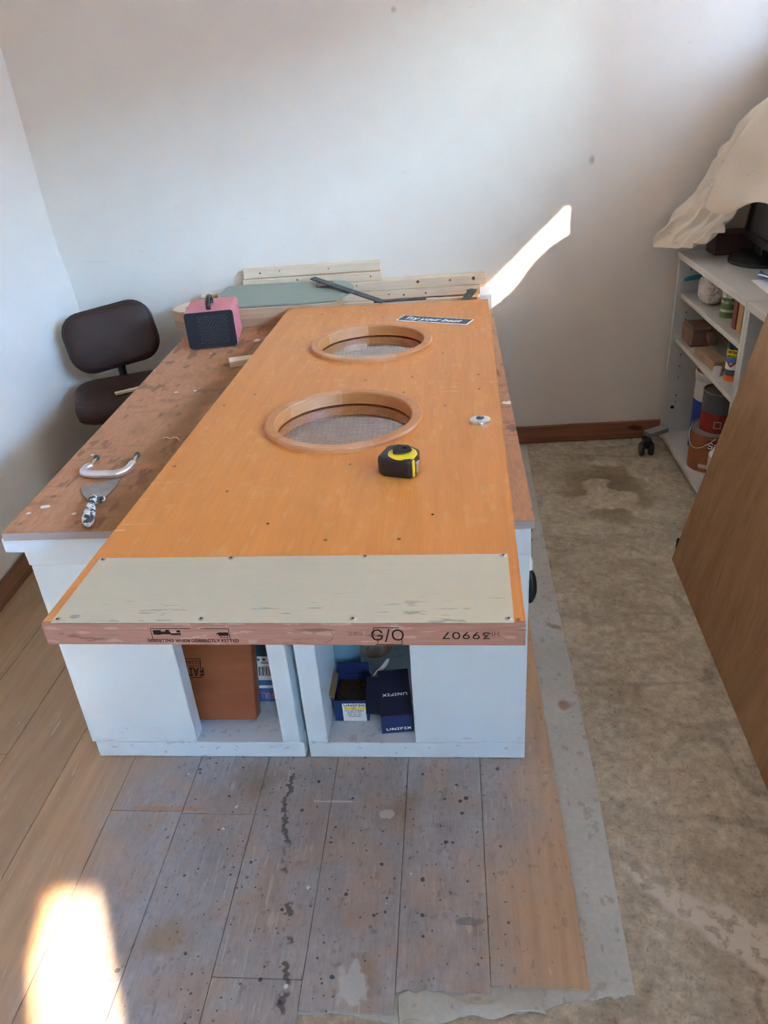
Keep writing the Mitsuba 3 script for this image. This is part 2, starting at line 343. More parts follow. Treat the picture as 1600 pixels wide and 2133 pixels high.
mat("grille_grey", (0.085, 0.08, 0.078), 0.5, metallic=0.3)
mat("slate", (0.055, 0.065, 0.085), 0.5)
mat("white", (0.85, 0.85, 0.84), 0.5)
mat("paper", (0.80, 0.80, 0.80), 0.8, spec=0.2)
mat("box_blue", (0.018, 0.032, 0.115), 0.5, spec=0.35)
mat("box_navy", (0.022, 0.026, 0.052), 0.6, spec=0.3)
mat("cardboard", (0.33, 0.22, 0.12), 0.85, spec=0.1)
mat("pack_blue", (0.05, 0.13, 0.36), 0.5)
mat("pack_teal", (0.015, 0.05, 0.075), 0.5)
mat("tube_blue", (0.16, 0.30, 0.40), 0.4, spec=0.5)
mat("sanding", (0.30, 0.235, 0.17), 0.9, spec=0.1)
def case_fn(p, n, uv):
    g = fbm(p.x * 9, p.z * 55, p.y * 9, 3)
    return mix((0.22, 0.058, 0.022), (0.32, 0.098, 0.036), g)
mat("case_wood", case_fn, 0.45, spec=0.4)
mat("screws", lambda p, n, uv: mix((0.04, 0.025, 0.012), (0.20, 0.13, 0.06), noise(p.x * 420, p.y * 420, p.z * 420)), 0.4, metallic=0.6)
def cloth_fn(p, n, uv):
    return mix((0.60, 0.52, 0.42), (0.66, 0.58, 0.48), fbm(p.x * 18, p.y * 18, p.z * 18, 3)) * (1 - 0.2 * smoothstep(0.80, 0.84, fbm(p.x * 70, p.y * 70, p.z * 70, 2)))
mat("cloth", cloth_fn, 0.9, spec=0.1, sheen=0.3)
mat("teal_plastic", (0.015, 0.16, 0.24), 0.4, spec=0.5)
mat("bag", (0.55, 0.48, 0.43), 0.35, spec=0.5)
mat("tin_green", (0.09, 0.17, 0.045), 0.4)
mat("tin_cream", (0.55, 0.52, 0.42), 0.4)
mat("red_lid", (0.42, 0.055, 0.065), 0.4, spec=0.5)
mat("book_red", (0.20, 0.045, 0.04), 0.55)
mat("book_tan", (0.40, 0.24, 0.10), 0.6)
mat("book_dark", (0.06, 0.035, 0.028), 0.6)
mat("brown_wood", lambda p, n, uv: mix((0.15, 0.085, 0.06), (0.215, 0.13, 0.095), fbm(p.x * 12, p.y * 30, p.z * 60, 3)), 0.6)
mat("oak_offcut", lambda p, n, uv: mix((0.27, 0.17, 0.10), (0.38, 0.26, 0.16), fbm(p.x * 60, p.y * 60, p.z * 12, 3)), 0.6)
mat("can_navy", (0.012, 0.03, 0.075), 0.3, spec=0.6)
mat("can_blue", (0.07, 0.19, 0.42), 0.35)
mat("orange", (0.75, 0.14, 0.025), 0.4)
mat("tub_white", (0.62, 0.58, 0.54), 0.45)
mat("tub_blue", (0.02, 0.05, 0.25), 0.45)
mat("tin_grey", (0.10, 0.105, 0.11), 0.4, metallic=0.2)
mat("tin_red", (0.22, 0.022, 0.018), 0.45)
mat("tin_lid", (0.33, 0.31, 0.30), 0.35, metallic=0.7)
mat("tin_copper", lambda p, n, uv: mix((0.26, 0.085, 0.035), (0.44, 0.17, 0.075), fbm(p.y * 55, p.x * 55, p.z * 5, 3)), 0.4, metallic=0.2)
mat("grey_plastic", (0.22, 0.225, 0.21), 0.5)
mat("spatter", lambda p, n, uv: mix((0.05, 0.045, 0.04), (0.62, 0.60, 0.55), smoothstep(0.42, 0.58, fbm(p.x * 110, p.y * 110, p.z * 110, 3))), 0.6)
mat("blade", lambda p, n, uv: mix((0.30, 0.285, 0.26), (0.46, 0.44, 0.41), fbm(p.x * 50, p.y * 50, 2, 3)), 0.38, metallic=0.75)
mat("blue_film", (0.03, 0.16, 0.50), 0.2, spec=0.6, clear=0.6)
mat("gable", (0.90, 0.76, 0.60), 0.9, spec=0.1)
mat("neighbour", (0.50, 0.40, 0.29), 0.9, spec=0.1)
mat("render_coat", (0.72, 0.62, 0.51), 0.9, spec=0.1)
scene["m_glass"] = {"type": "thindielectric", "int_ior": 1.5}

# ---------------------------------------------------------------- the room
WA = math.atan(math.tan(0.0448)); WA_D = math.degrees(WA)
def wall_slab(name, L, H, holes=(), thick=0.15):
    p = sbox(0, 0, L, H)
    for a, b, c, d in holes: p = p.difference(sbox(a, b, c, d))
    return prism(p, thick)
HC = 2.35
bdir, ldir = np.array([math.cos(WA), math.sin(WA), 0]), np.array([-math.sin(WA), math.cos(WA), 0])
up = np.array([0, 0, 1.0])
back0 = np.array([0, 3.2228, 0.0])                         # point of the back wall
def uneven(m, d):
    return m
# back wall: outward normal is away from the room
def place_wall(name, m, origin, right, label=None):
    return struct(name, frame(m, origin, right, up), "wall", label=label)
LBACK = 4.2
# extrusion runs along right x up; for the back wall right=-bdir makes it point to +y
place_wall("wall_back", wall_slab("b", LBACK, HC + 0.012), back0 + bdir * 2.1 - np.array([0, 0, 0.012]), -bdir)
# left wall, an uneven plaster surface
yy, zz = np.meshgrid(np.linspace(-2.9, 3.4, 90), np.linspace(-0.012, HC, 50), indexing="ij")
off = 0.030 * np.exp(-((zz - 0.72) / 0.22) ** 2 - ((yy - 3.2) / 0.35) ** 2) - 0.006 * np.clip((zz - 1.2) / 0.5, 0, 1)
Lp = np.array([-1.4619, 0, 0]) + yy[..., None] * np.array([math.tan(-0.0475), 1, 0]) + zz[..., None] * up + off[..., None] * np.array([1.0, 0, 0])
nb = Lp.shape[1]; F = []
for i in range(Lp.shape[0] - 1):
    for j in range(nb - 1):
        a = i * nb + j; F += [(a, a + nb, a + nb + 1), (a, a + nb + 1, a + 1)]
Vl = Lp.reshape(-1, 3)
k = obj("wall_left", trimesh.util.concatenate([trimesh.Trimesh(Vl, F, process=False), trimesh.Trimesh(Vl - [0.15, 0, 0], np.array(F)[:, ::-1], process=False)]), "wall", None, 30)
labels[k] = {"kind": "structure"}
# right wall with its window; t runs along the wall from the back
RW0 = np.array([1.405, 0, -0.012]); rdir = ldir
def rw(y): return RW0 + rdir * (y / math.cos(WA))
WIN2 = (1.96, 3.18, 1.54, 2.30)
WIN = (-1.6, 1.745, 1.15, 2.02)
m = wall_slab("r", 6.4, HC + 0.012, [(WIN[0] + 2.9, WIN[2] + 0.012, WIN[1] + 2.9, WIN[3] + 0.012), (WIN2[0] + 2.9, WIN2[2] + 0.012, WIN2[1] + 2.9, WIN2[3] + 0.012)], 0.30)
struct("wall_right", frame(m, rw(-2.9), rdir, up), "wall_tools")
fr = [sbox(WIN[0] + 2.9, WIN[2], WIN[1] + 2.9, WIN[3]).difference(sbox(WIN[0] + 2.93, WIN[2] + 0.03, WIN[1] + 2.885, WIN[3] - 0.012))]
struct("window_1", frame(prism(fr[0], 0.05, 0.24), rw(-2.9) + [0, 0, 0.012], rdir, up), "melamine", label="white painted window frame in the right wall")
fr = sbox(WIN2[0] + 2.9, WIN2[2], WIN2[1] + 2.9, WIN2[3]).difference(sbox(WIN2[0] + 2.93, WIN2[2] + 0.03, WIN2[1] + 2.87, WIN2[3] - 0.03))
struct("window_2", frame(prism(fr, 0.05, 0.24), rw(-2.9) + [0, 0, 0.012], rdir, up), "melamine", label="white painted frame of the smaller high window in the right wall")
struct("roof_eaves", cham(1.50, 1.905, 2.44, 2.12, 3.8, 2.52, 0.005), "render_coat")
struct("wall_pier", cham(1.63, 1.80, -0.3, 2.75, 1.90, 4.2, 0.005), "render_coat")
# front wall with a tall narrow window
SLOT = (1.130, 1.345, 0.3, 1.83)
slot = Polygon([(SLOT[0], SLOT[2]), (SLOT[1], SLOT[2]), (SLOT[1], SLOT[3]), (SLOT[0] + 0.09, SLOT[3]), (SLOT[0], SLOT[3] - 0.13)])
m = prism(sbox(0, 0, 3.6, HC + 0.012).difference(affinity.translate(slot, 1.7, 0.012)), 0.12)
struct("wall_front", frame(m, np.array([-1.7, -2.62, -0.012]), [1, 0, 0], up), "garage_door")
struct("ceiling", mv(trimesh.creation.box((3.7, 6.6, 0.1)), -0.30, 0.35, HC + 0.05), "ceiling")
struct("floor", mv(trimesh.creation.box((4.4, 6.6, 0.1)), 0, 0.35, -0.06), "concrete", label="bare grey brown concrete floor with dark stains")
struct("wall_outside", cham(1.80, -2.02, -0.3, 3.10, -1.9, 3.6, 0.005), "render_coat")
struct("wall_neighbour", cham(8.0, -9.0, -0.4, 12.0, 0.0, 3.1, 0.01), "neighbour")
struct("wall_gable", cham(5.5, 0.3, -0.4, 10.0, 14.0, 5.9, 0.01), "gable")
# skirting boards
def along_back(a, b, z0, z1, off0, off1):
    m = cham(a, -off1, z0, b, -off0, z1, 0.003)
    return frame(m, back0, bdir, np.cross(up, bdir))
def skirt(m): return m
bb = cham(-1.75, -0.016, -0.008, 1.40, 0.0, 0.072, 0.003)
M = np.eye(4); M[:3, 0], M[:3, 1], M[:3, 2], M[:3, 3] = bdir, ldir, up, back0
bb.apply_transform(M); struct("baseboard_back", bb, "skirting", label="dark stained timber skirting board with knots")
bl = cham(0.0, -2.6, 0.0, 0.016, 3.2, 0.078, 0.003)
M = np.eye(4); M[:3, 0], M[:3, 1], M[:3, 2], M[:3, 3] = bdir, ldir, up, [-1.4619, 0, 0]
bl.apply_transform(M); struct("baseboard_left", bl, "skirting", label="dark stained timber skirting board along the left wall")

# laminate floor: a foam underlay and planks
rng = np.random.default_rng(7)
edge = [(-0.64, 0.735), (-0.52, 0.742), (-0.42, 0.738), (-0.31, 0.745), (-0.23, 0.752), (-0.17, 0.742), (-0.13, 0.735), (-0.10, 0.728), (-0.07, 0.733), (-0.03, 0.748), (0.0, 0.757), (0.05, 0.760), (0.09, 0.761), (0.14, 0.772), (0.18, 0.786), (0.22, 0.788), (0.24, 0.797), (0.255, 0.793), (0.28, 0.800), (0.293, 0.797)]
e2 = []
for (a, b) in zip(edge[:-1], edge[1:]):
    for t in np.linspace(0, 1, 5)[:-1]:
        e2.append((a[0] + (b[0] - a[0]) * t, a[1] + (b[1] - a[1]) * t + rng.normal(0, 0.0013)))
pu = Polygon(e2 + [edge[-1], (0.305, 1.31), (0.303, 2.0), (0.310, 2.84), (0.318, 3.20), (-0.64, 3.16)])
single("foam_underlay", prism(pu.buffer(0), 0.0025, -0.0095), "underlay", "grey foam underlay sheet with a torn end sticking out from under the laminate planks", "underlay", kind="thing")
# the torn flap of the underlay
G = []
for i, u in enumerate(np.linspace(0, 1, 9)):
    x = -0.13 + u * 0.26
    G.append([(x, 0.785 + 0.012 * math.sin(9 * u), -0.0055), (x, 0.768, -0.003 + 0.002 * math.sin(31 * u)), (x + 0.004, 0.735 + 0.03 * u + 0.006 * math.sin(17 * u), -0.0055)])
labels["foam_underlay"].pop("kind", None)
obj("torn_flap", sheet(G, 0.0016, 5, 0.004, 60, 3), "underlay", "foam_underlay", 40)
floor_k = "laminate_flooring"; things.add(floor_k); labels[floor_k] = {"kind": "structure", "label": "worn oak laminate floor of long planks spattered with paint"}
ends = {0: [-0.6, 0.60, 1.80, 3.18], 1: [-0.4, 1.178, 2.4, 3.18], 2: [-0.2, 1.172, 2.45, 3.18], 3: [-0.5, 0.803, 2.0, 3.18], 4: [0.750, 1.95, 3.18], 5: [0.790, 1.145, 2.3, 3.18], 6: [0.804, 1.92, 3.18], -1: [-0.7, 0.95, 2.1, 3.15], -2: [-0.3, 1.35, 2.6, 3.12], -3: [0.2, 1.6, 3.12]}
for r in sorted(ends):
    ys = ends[r]; x0 = PX + r * PW + 0.0006; x1 = PX + (r + 1) * PW - 0.0006
    for a, b in zip(ys[:-1], ys[1:]):
        if r in (4, 5) and a in (0.750, 0.790):
            xs = np.linspace(x0, x1, 24); ee = [(x, a + (0.010 if r == 5 else 0.003) * (meshkit.noise(np.array([[x * 60, 1.0, r]]))[0] - 0.5)) for x in xs]
            pl = prism(Polygon(ee + [(x1, b - 0.0005), (x0, b - 0.0005)]), 0.0070, -0.0070)
        elif r == -3:
            xw = lambda y: -1.4619 - 0.0475 * y + 0.004
            pl = prism(Polygon([(xw(a), a), (x1, a), (x1, b), (xw(b), b)]), 0.0070, -0.0070)
        else:
            pl = cham(x0, a + 0.0005, -0.0070, x1, b - 0.0005, 0.0, 0.0010)
            if r == 6:      # rough-cut free edge
                ysx = np.arange(a, b, 0.012)
                ex = [(0.2105 + 0.004 * math.sin(y * 2.2) + 0.0028 * (meshkit.noise(np.array([[y * 70, 4.0, 2.0]]))[0] - 0.5), y) for y in ysx]
                pl = prism(Polygon([(x0, a)] + ex + [(ex[-1][0], b - 0.0005), (x0, b - 0.0005)]), 0.0070, -0.0070)
        obj("plank", pl, "laminate", floor_k)

# ---------------------------------------------------------------- workbench
wb = thing("workbench_top", "scuffed pinkish plywood worktop with a white front rail under the timber door", "worktop")
obj("panel", prism(Polygon([(-0.9700, 1.3336), (0.1525, 1.3336), (0.1525, 3.20), (-1.037, 3.155)]), 0.018, 0.652), "worktop", wb)
rail = Polygon([(-0.982, 0.6505), (-0.982, 0.617), (-0.940, 0.616), (-0.938, 0.5825), (0.148, 0.5825), (0.146, 0.6505)])
obj("front_rail", frame(prism(rail, 0.03), (0, 1.3737, 0), (1, 0, 0), (0, 0, 1)), "melamine", wb, label="white rail with a notched end")
obj("rear_rail", cham(-0.98, 3.02, 0.583, 0.148, 3.05, 0.651), "melamine", wb)
obj("side_rail", cham(0.116, 1.375, 0.583, 0.146, 3.02, 0.651), "melamine", wb)
obj("side_rail", cham(-0.935, 1.375, 0.583, -0.905, 3.02, 0.651), "melamine", wb)
def cabinet(label, x0, x1, panel, opening, stile, ret):
    t = thing("cabinet", label, "cabinet", None)
    yF, yB, H = 1.3437, 2.10, 0.5815
    obj("bottom", cham(x0 + (0.008 if x0 < -0.5 else 0), yF, 0.001, x1, yB, 0.050, 0.0015), "melamine", t)
    obj("front_panel", cham(panel[0], yF, 0.0508, panel[1], yF + 0.046, H, 0.0015), "melamine", t)
    obj("stile", cham(stile[0], yF, 0.0508, stile[1], yF + 0.046, H, 0.0015), "melamine", t)
    obj("head_rail", cham(opening[0], yF + 0.002, 0.52, opening[1], yF + 0.046, H, 0.0015), "melamine", t)
    for a, b in ret: obj("side_panel", cham(a, yF + 0.047, 0.0508, b, yB, H, 0.001), "melamine", t)
    obj("back_panel", cham(x0 + 0.02, yB - 0.012, 0.0508, x1 - 0.02, yB, H, 0.001), "melamine", t)
    obj("top_panel", cham(x0 + 0.02, yF + 0.047, H - 0.018, x1 - 0.02, yB - 0.012, H, 0.001), "melamine", t)
cabinet("white base cabinet at the left under the worktop, holding a wooden case", -0.9352, -0.3925, (-0.9352, -0.662), (-0.662, -0.4445), (-0.4445, -0.400), [(-0.930, -0.912), (-0.418, -0.4005)])
cabinet("white base cabinet at the right under the worktop, holding blue screw boxes", -0.3805, 0.1453, (-0.1165, 0.1453), (-0.3315, -0.1165), (-0.3805, -0.3315), [(-0.3800, -0.3320), (0.125, 0.145)])

# things kept in the open cabinets
t = thing("wooden_case", "flat red brown wooden case with black print leaning inside the left cabinet", "case")
tilt = -19.0
cs = cham(-0.115, 0.0, 0.0, 0.07, 0.032, 0.285, 0.002); lid = cham(-0.115, 0.0322, 0.0, 0.07, 0.045, 0.285, 0.002)
Rc = dict(x=-0.592, y=1.405, z=0.0655, rx=tilt)
Rc["z"] = 0.066
obj("lid", mv(cs, **Rc), "case_wood", t); obj("back", mv(lid, **Rc), "brown_wood", t)
def on_case(m): return mv(m, **Rc)
fx, fz = -0.084, 0.130
st = [text("FAITHFULL", 0.021, (fx - 0.036, 0.0, fz), (-1, 0, 0), (0, 0, -1), bold=True, squash=0.8), text("QUALITY", 0.010, (fx - 0.014, 0.0, fz + 0.0245), (-1, 0, 0), (0, 0, -1), squash=1.1)]
bx = [bars([(-0.060, -0.0165, 0.021, -0.0148), (-0.060, 0.0150, 0.021, 0.0163), (-0.060, 0.0330, 0.021, 0.0347), (0.0193, -0.0165, 0.021, 0.0347)], (fx, 0, fz), (1, 0, 0), (0, 0, 1))]
obj("stamp", [on_case(a) for a in st + bx], "ink", t, label="black stamped lettering")
t = thing("sandpaper_pack", "blue and white printed packet standing beside the wooden case in the left cabinet", "packet")
P0 = dict(x=-0.490, y=1.474, z=0.0625, rx=-19.0)
obj("pack", mv(cham(-0.05, 0, 0, 0.055, 0.028, 0.30, 0.001), **P0), "paper", t)
obj("band", mv(cham(-0.0505, -0.0006, 0.001, 0.0555, 0.0005, 0.038, 0.0001), **P0), "pack_blue", t)
obj("band", mv(cham(-0.0505, -0.0006, 0.046, 0.0555, 0.0005, 0.060, 0.0001), **P0), "pack_blue", t)
obj("band", mv(cham(-0.0505, -0.0006, 0.125, 0.0555, 0.0005, 0.30, 0.0001), **P0), "pack_teal", t)
obj("lettering", mv(text("FAITHFULL", 0.015, (0.004, -0.0007, 0.018), (-1, 0, 0), (0, 0, -1), bold=True, squash=0.72), **P0), "heater_pink", t, label="pale red lettering")
br = [(a, 0.072, a + w, 0.097) for a, w in ((-0.036, 0.003), (-0.031, 0.0015), (-0.027, 0.004), (-0.021, 0.0015), (-0.017, 0.003), (-0.012, 0.0015), (-0.008, 0.004))] + [(-0.03, 0.106, -0.006, 0.108), (-0.038, 0.113, -0.032, 0.119), (-0.024, 0.113, -0.017, 0.119)]
obj("barcode", mv(bars(br, (0, -0.0002, 0), (1, 0, 0), (0, 0, 1)), **P0), "grille_grey", t)

def carton(x0, y0, x1, y1, z0, z1, w=0.0025):
    p = sbox(x0, y0, x1, y1)
    return trimesh.util.concatenate([prism(p.difference(p.buffer(-w, join_style=2)), z1 - z0, z0), prism(p, w, z0)])
t = thing("screw_box", "open blue screw box with a white label in the right cabinet", "box")
X0, X1, Y0, Y1, Z0, Z1 = -0.322, -0.236, 1.418, 1.520, 0.0505, 0.118
obj("carton", carton(X0, Y0, X1, Y1, Z0, Z1), "box_blue", t)
obj("flap", mv(cham(-0.040, 0, 0, 0.040, 0.002, 0.045, 0.0005), (X0 + X1) / 2, Y1 - 0.002, Z1, rx=12), "box_blue", t)
obj("side_flap", mv(cham(0, -0.046, 0, 0.002, 0.046, 0.032, 0.0005), X0 + 0.001, (Y0 + Y1) / 2, Z1, ry=-40), "cardboard", t, label="torn bare cardboard flap")
obj("screws", mv(trimesh.creation.box((0.078, 0.095, 0.03)), (X0 + X1) / 2, (Y0 + Y1) / 2, Z0 + 0.034), "screws", t); labels[t + "__screws"] = {"kind": "stuff"}
obj("label", cham(X0 + 0.021, Y0 - 0.0008, Z0 - 0.0, X1 - 0.006, Y0 - 0.0001, Z1 - 0.010, 0.0001), "paper", t)
lx = (X0 + 0.021 + X1 - 0.006) / 2; ly = Y0 - 0.0008
obj("label_band", cham(X0 + 0.026, ly - 0.0004, Z1 - 0.029, X1 - 0.008, ly + 0.0001, Z1 - 0.0205, 0.0001), "yellow", t)
obj("lettering", [text("UNIFIX", 0.0062, (lx + 0.001, ly, Z1 - 0.0152), (1, 0, 0), (0, 0, 1), 0.0006, True, squash=1.75)], "box_blue", t)
obj("small_print", [text(s, 0.0036, (lx, ly - 0.0004 * (i == 0), Z1 - 0.0250 - 0.0062 * i - 0.002 * (i > 0)), (1, 0, 0), (0, 0, 1), 0.0004, squash=sq) for i, (s, sq) in enumerate((("CE", 1.2), ("DRYWALL SCREWS", 1.05), ("BUGLE HEAD", 1.1), ("FINE YELLOW", 1.15), ("PASSIVATE", 1.1)))], "ink", t)
t = thing("screw_box", "dark blue screw box with its lid flap folded open in the right cabinet", "box")
R2 = dict(x=-0.1615, y=1.377, z=0.0505, rz=7.0)
obj("carton", mv(cham(-0.0385, 0.0, 0.0, 0.0385, 0.10, 0.054, 0.001), **R2), "box_blue", t)
obj("lid", mv(trimesh.util.concatenate([mv(cham(-0.0390, 0.0, 0, 0.0390, 0.135, 0.0022, 0.0005), 0, 0.001, 0.0545, rx=14)]), **R2), "box_navy", t)
obj("side_flap", mv(mv(cham(-0.036, 0.004, 0, 0.0, 0.115, 0.0022, 0.0005), -0.0392, 0.004, 0.0548, rx=13, ry=12), **R2), "box_navy", t)
obj("lettering", [mv(text("UNIFIX", 0.0075, (0.004, -0.0002, 0.014), (1, 0, 0), (0, 0, 1), 0.0005, True, squash=1.7), **R2), mv(mv(text("UNIFIX", 0.0075, (0.0, 0.060, 0.0024), (-1, 0, 0), (0, -1, 0), 0.0006, True, squash=1.7), 0, 0.001, 0.0545, rx=14), **R2)], "white", t, label="white lettering")
p = Point(0, 0).buffer(0.058, 24)
for k in range(8): p = p.difference(Point(0.032 * math.cos(k * math.pi / 4 + 0.3), 0.032 * math.sin(k * math.pi / 4 + 0.3)).buffer(0.005, 6))
single("sanding_disc", mv(prism(p, 0.0025), -0.236, 1.620, 0.155, rx=72), "sanding", "round sanding disc with holes leaning at the back of the right cabinet", "sanding disc")
t = thing("foil_pouch", "pale blue printed pouch standing at the back left of the right cabinet", "pouch")
obj("pouch", sheet([[(-0.335 + 0.0 * v, 1.56, 0.30 - 0.25 * v), (-0.302, 1.545 - 0.012 * math.sin(3 * v), 0.30 - 0.25 * v), (-0.270, 1.56, 0.30 - 0.25 * v)] for v in np.linspace(0, 1, 5)], 0.012, 5, 0.006, 30), "tube_blue", t, 40)
obj("lettering", text("Wo", 0.018, (-0.305, 1.536, 0.232), (0.05, 0, 1), (-1, 0, 0.05), 0.003, True), "ink", t)
single("cloth_scrap", sheet([[(-0.226, 1.50, 0.128), (-0.215, 1.505, 0.140), (-0.205, 1.51, 0.135)], [(-0.215, 1.51, 0.127), (-0.203, 1.515, 0.147), (-0.196, 1.52, 0.140)], [(-0.200, 1.52, 0.139), (-0.193, 1.525, 0.156), (-0.186, 1.53, 0.160)]], 0.004, 5, 0.004, 60), "bag", "pale twisted rag scrap lying above the dark blue screw box", "rag", smooth=40)

# black clamp handles hanging on the right side of the right cabinet
t = thing("sanding_tool", "black rounded handle with a white cap hanging on the side of the right cabinet", "tool")
obj("grip", tube(smoothpath([(0.158, 1.470, 0.462), (0.163, 1.466, 0.440), (0.165, 1.462, 0.410), (0.159, 1.462, 0.380)], 16), [0.007, 0.009, 0.010, 0.0105, 0.011, 0.011, 0.011, 0.011, 0.011, 0.011, 0.011, 0.010, 0.010, 0.009, 0.008, 0.006]), "black", t, True)
obj("cap", tube([(0.156, 1.478, 0.500), (0.159, 1.475, 0.480), (0.159, 1.471, 0.460)], [0.005, 0.008, 0.007]), "white", t, True)
t = thing("hook_bracket", "small black bracket screwed to the side of the right cabinet below the rail", "bracket")
obj("plate", cham(0.1455, 1.486, 0.512, 0.152, 1.50, 0.560, 0.001), "black", t)
obj("prong", tube([(0.150, 1.49, 0.553), (0.158, 1.49, 0.548), (0.163, 1.49, 0.556)], 0.0025), "black", t, True)
obj("prong", tube([(0.150, 1.49, 0.527), (0.158, 1.49, 0.522), (0.163, 1.49, 0.532)], 0.0025), "black", t, True)

# ---------------------------------------------------------------- the timber door lying on the bench
dc, dsn = math.cos(DT), math.sin(DT)
DM = np.eye(4); DM[:2, :2] = [[dc, -dsn], [dsn, dc]]; DM[:3, 3] = [DX, DY, DZ]
def dm(m):
    m = m.copy(); m.apply_transform(DM); return m
def dpt(a, b, z=0): return (DM @ [a, b, z, 1])[:3]
WD, LD = 0.762, 1.981
door = thing("timber_door", "orange varnished timber door with two round vision panels lying flat on the workbench", "door")
RINGS = [(0.3765, 0.817), (0.3770, 1.462)]
RI, RO = 0.168, 0.1955
slab = sbox(0.003, 0.006, WD - 0.003, LD - 0.004)
for a, b in RINGS: slab = slab.difference(Point(a, b).buffer(0.186, 48))
obj("slab", dm(prism(slab, TD, -TD)), "veneer", door)
obj("bottom_edge", dm(cham(0, 0, -TD, WD, 0.0062, -0.0004, 0.0012)), "lipping", door, label="bare hardwood bottom edge with black stamps")
obj("side_edge", dm(cham(0, 0.0062, -TD, 0.0032, LD, -0.0002, 0.0008)), "veneer", door)
obj("side_edge", dm(cham(WD - 0.0032, 0.0062, -TD, WD, LD, -0.0002, 0.0008)), "veneer", door)
def ring_segment(a0, a1, prof, n=14):
    V, F = [], []; P = np.array(prof); k = len(P)
    for i, a in enumerate(np.linspace(a0, a1, n)):
        for r, z in P: V.append((r * math.cos(a), r * math.sin(a), z))
    for i in range(n - 1):
        for j in range(k):
            q = (j + 1) % k; F += [(i * k + j, (i + 1) * k + j, (i + 1) * k + q), (i * k + j, (i + 1) * k + q, i * k + q)]
    for j in range(1, k - 1): F += [(0, j, j + 1), ((n - 1) * k, (n - 1) * k + j + 1, (n - 1) * k + j)]
    m = trimesh.Trimesh(V, F, process=False); m.fix_normals(); return m
top_prof = [(RI, -0.020), (0.1865, -0.020), (0.1865, 0.0), (RO, 0.0), (RO, 0.008), (RO - 0.004, 0.012), (RI + 0.003, 0.012), (RI, 0.009)]
bot_prof = [(RI, -0.027), (RI, -0.049), (RI + 0.004, -0.053), (RO, -0.053), (RO, -TD), (0.1865, -TD), (0.1865, -0.027)]
for a, b in RINGS:
    c = dpt(a, b)
    ring = None
    key = obj("glazing_ring", mv(trimesh.util.concatenate([ring_segment(0, 2 * math.pi, bot_prof, 64)]), *c), "bead_dark", door, 35)
    cuts = [0.35, 1.72, 2.65, 3.9, 5.2, 0.35 + 2 * math.pi]
    for i, (u0, u1) in enumerate(zip(cuts[:-1], cuts[1:])):
        obj("bead", mv(ring_segment(u0 + 0.001, u1 - 0.001, top_prof, 18), *c), "bead_light" if i in (1, 3) else "bead_dark", key, 35)
    obj("glass_pane", mv(prism(Point(0, 0).buffer(0.186, 40), 0.0004, -0.0235), *c), "glass", door, label="round wired glass pane") if 0 else None
    g = prism(Point(0, 0).buffer(0.1855, 40), 0.001, 0)
    disc = trimesh.Trimesh(*(lambda P: (np.vstack([[0, 0, 0], np.c_[P, np.zeros(len(P))]]), [(0, i + 1, (i + 1) % len(P) + 1) for i in range(len(P))]))(np.array([(0.1855 * math.cos(t), 0.1855 * math.sin(t)) for t in np.linspace(0, 2 * math.pi, 72)[:-1]])), process=False)
    pk = obj("glass_pane", mv(disc, c[0], c[1], c[2] - 0.0235), "glass", door, label="round wired glass pane")
    W = []
    for q in np.arange(-0.18, 0.181, 0.0128):
        h = math.sqrt(max(0, 0.1845 ** 2 - q * q))
        if h > 0.01:
            W.append(mv(trimesh.creation.box((2 * h, 0.0006, 0.0006)), 0, q, -0.0245)); W.append(mv(trimesh.creation.box((0.0006, 2 * h, 0.0006)), q, 0, -0.0245))
    wk = obj("wire_mesh", mv(trimesh.util.concatenate(W), c[0], c[1], c[2], rz=math.degrees(DT) + 4), "steel", pk); labels[wk] = {"kind": "stuff"}
pl = obj("kick_plate", dm(cham(0.0165, 0.001, 0.0, 0.745, 0.192, 0.0016, 0.0006)), "plate", door, label="brushed aluminium kick plate with screws")
def screw(r=0.0048):
    head = lathe([(0, 0.0011), (r * 0.6, 0.0010), (r, 0.0002), (r, -0.001), (0, -0.001)], 16)
    return head
slotm = trimesh.util.concatenate([mv(trimesh.creation.box((0.005, 0.0011, 0.0004)), 0, 0, 0.0012), mv(trimesh.creation.box((0.0011, 0.005, 0.0004)), 0, 0, 0.0012)])
for i, (a, b) in enumerate([(0.0245, 0.185), (0.262, 0.187), (0.501, 0.188), (0.737, 0.186), (0.0245, 0.009), (0.262, 0.010), (0.502, 0.010), (0.737, 0.010)]):
    c = dpt(a, b, 0.0016)
    s = obj("screw", mv(lathe([(0, 0.0011), (0.0035, 0.0009), (0.0058, 0.0001), (0.0058, -0.001), (0, -0.001)], 16), *c), "steel", pl, True)
    s2 = obj("screw_recess", mv(slotm, *c, rz=20 + 33 * i), "ink", pl)
# stamps on the bottom edge (local: x right, z up, on y = 0)
EO, ER, EU = dpt(0, -0.0002, 0), (dc, dsn, 0), (0, 0, 1)
def edge_text(s, h, a, z, flip=False, **kw):
    o = dpt(a, 0.0, z); r, u = (ER, EU) if not flip else ((-dc, -dsn, 0), (0, 0, -1))
    return text(s, h, o, r, u, 0.0003, **kw)
def edge_bars(rects): return bars(rects, dpt(0, 0, 0), ER, EU, 0.0003)
sm = [edge_text("G/O", 0.0205, 0.5545, -0.0215, squash=1.0), edge_bars([(0.5335, -0.0082, 0.5725, -0.0072), (0.535, -0.0402, 0.577, -0.0390), (0.5335, -0.022, 0.5343, -0.0082), (0.5385, -0.0402, 0.5393, -0.028), (0.5755, -0.0402, 0.5765, -0.030)]),
      edge_text("39907", 0.0125, 0.674, -0.0225, True, squash=1.35)]
obj("stamp", sm, "ink", door, label="stamped letters G/O and upside-down number 39907")
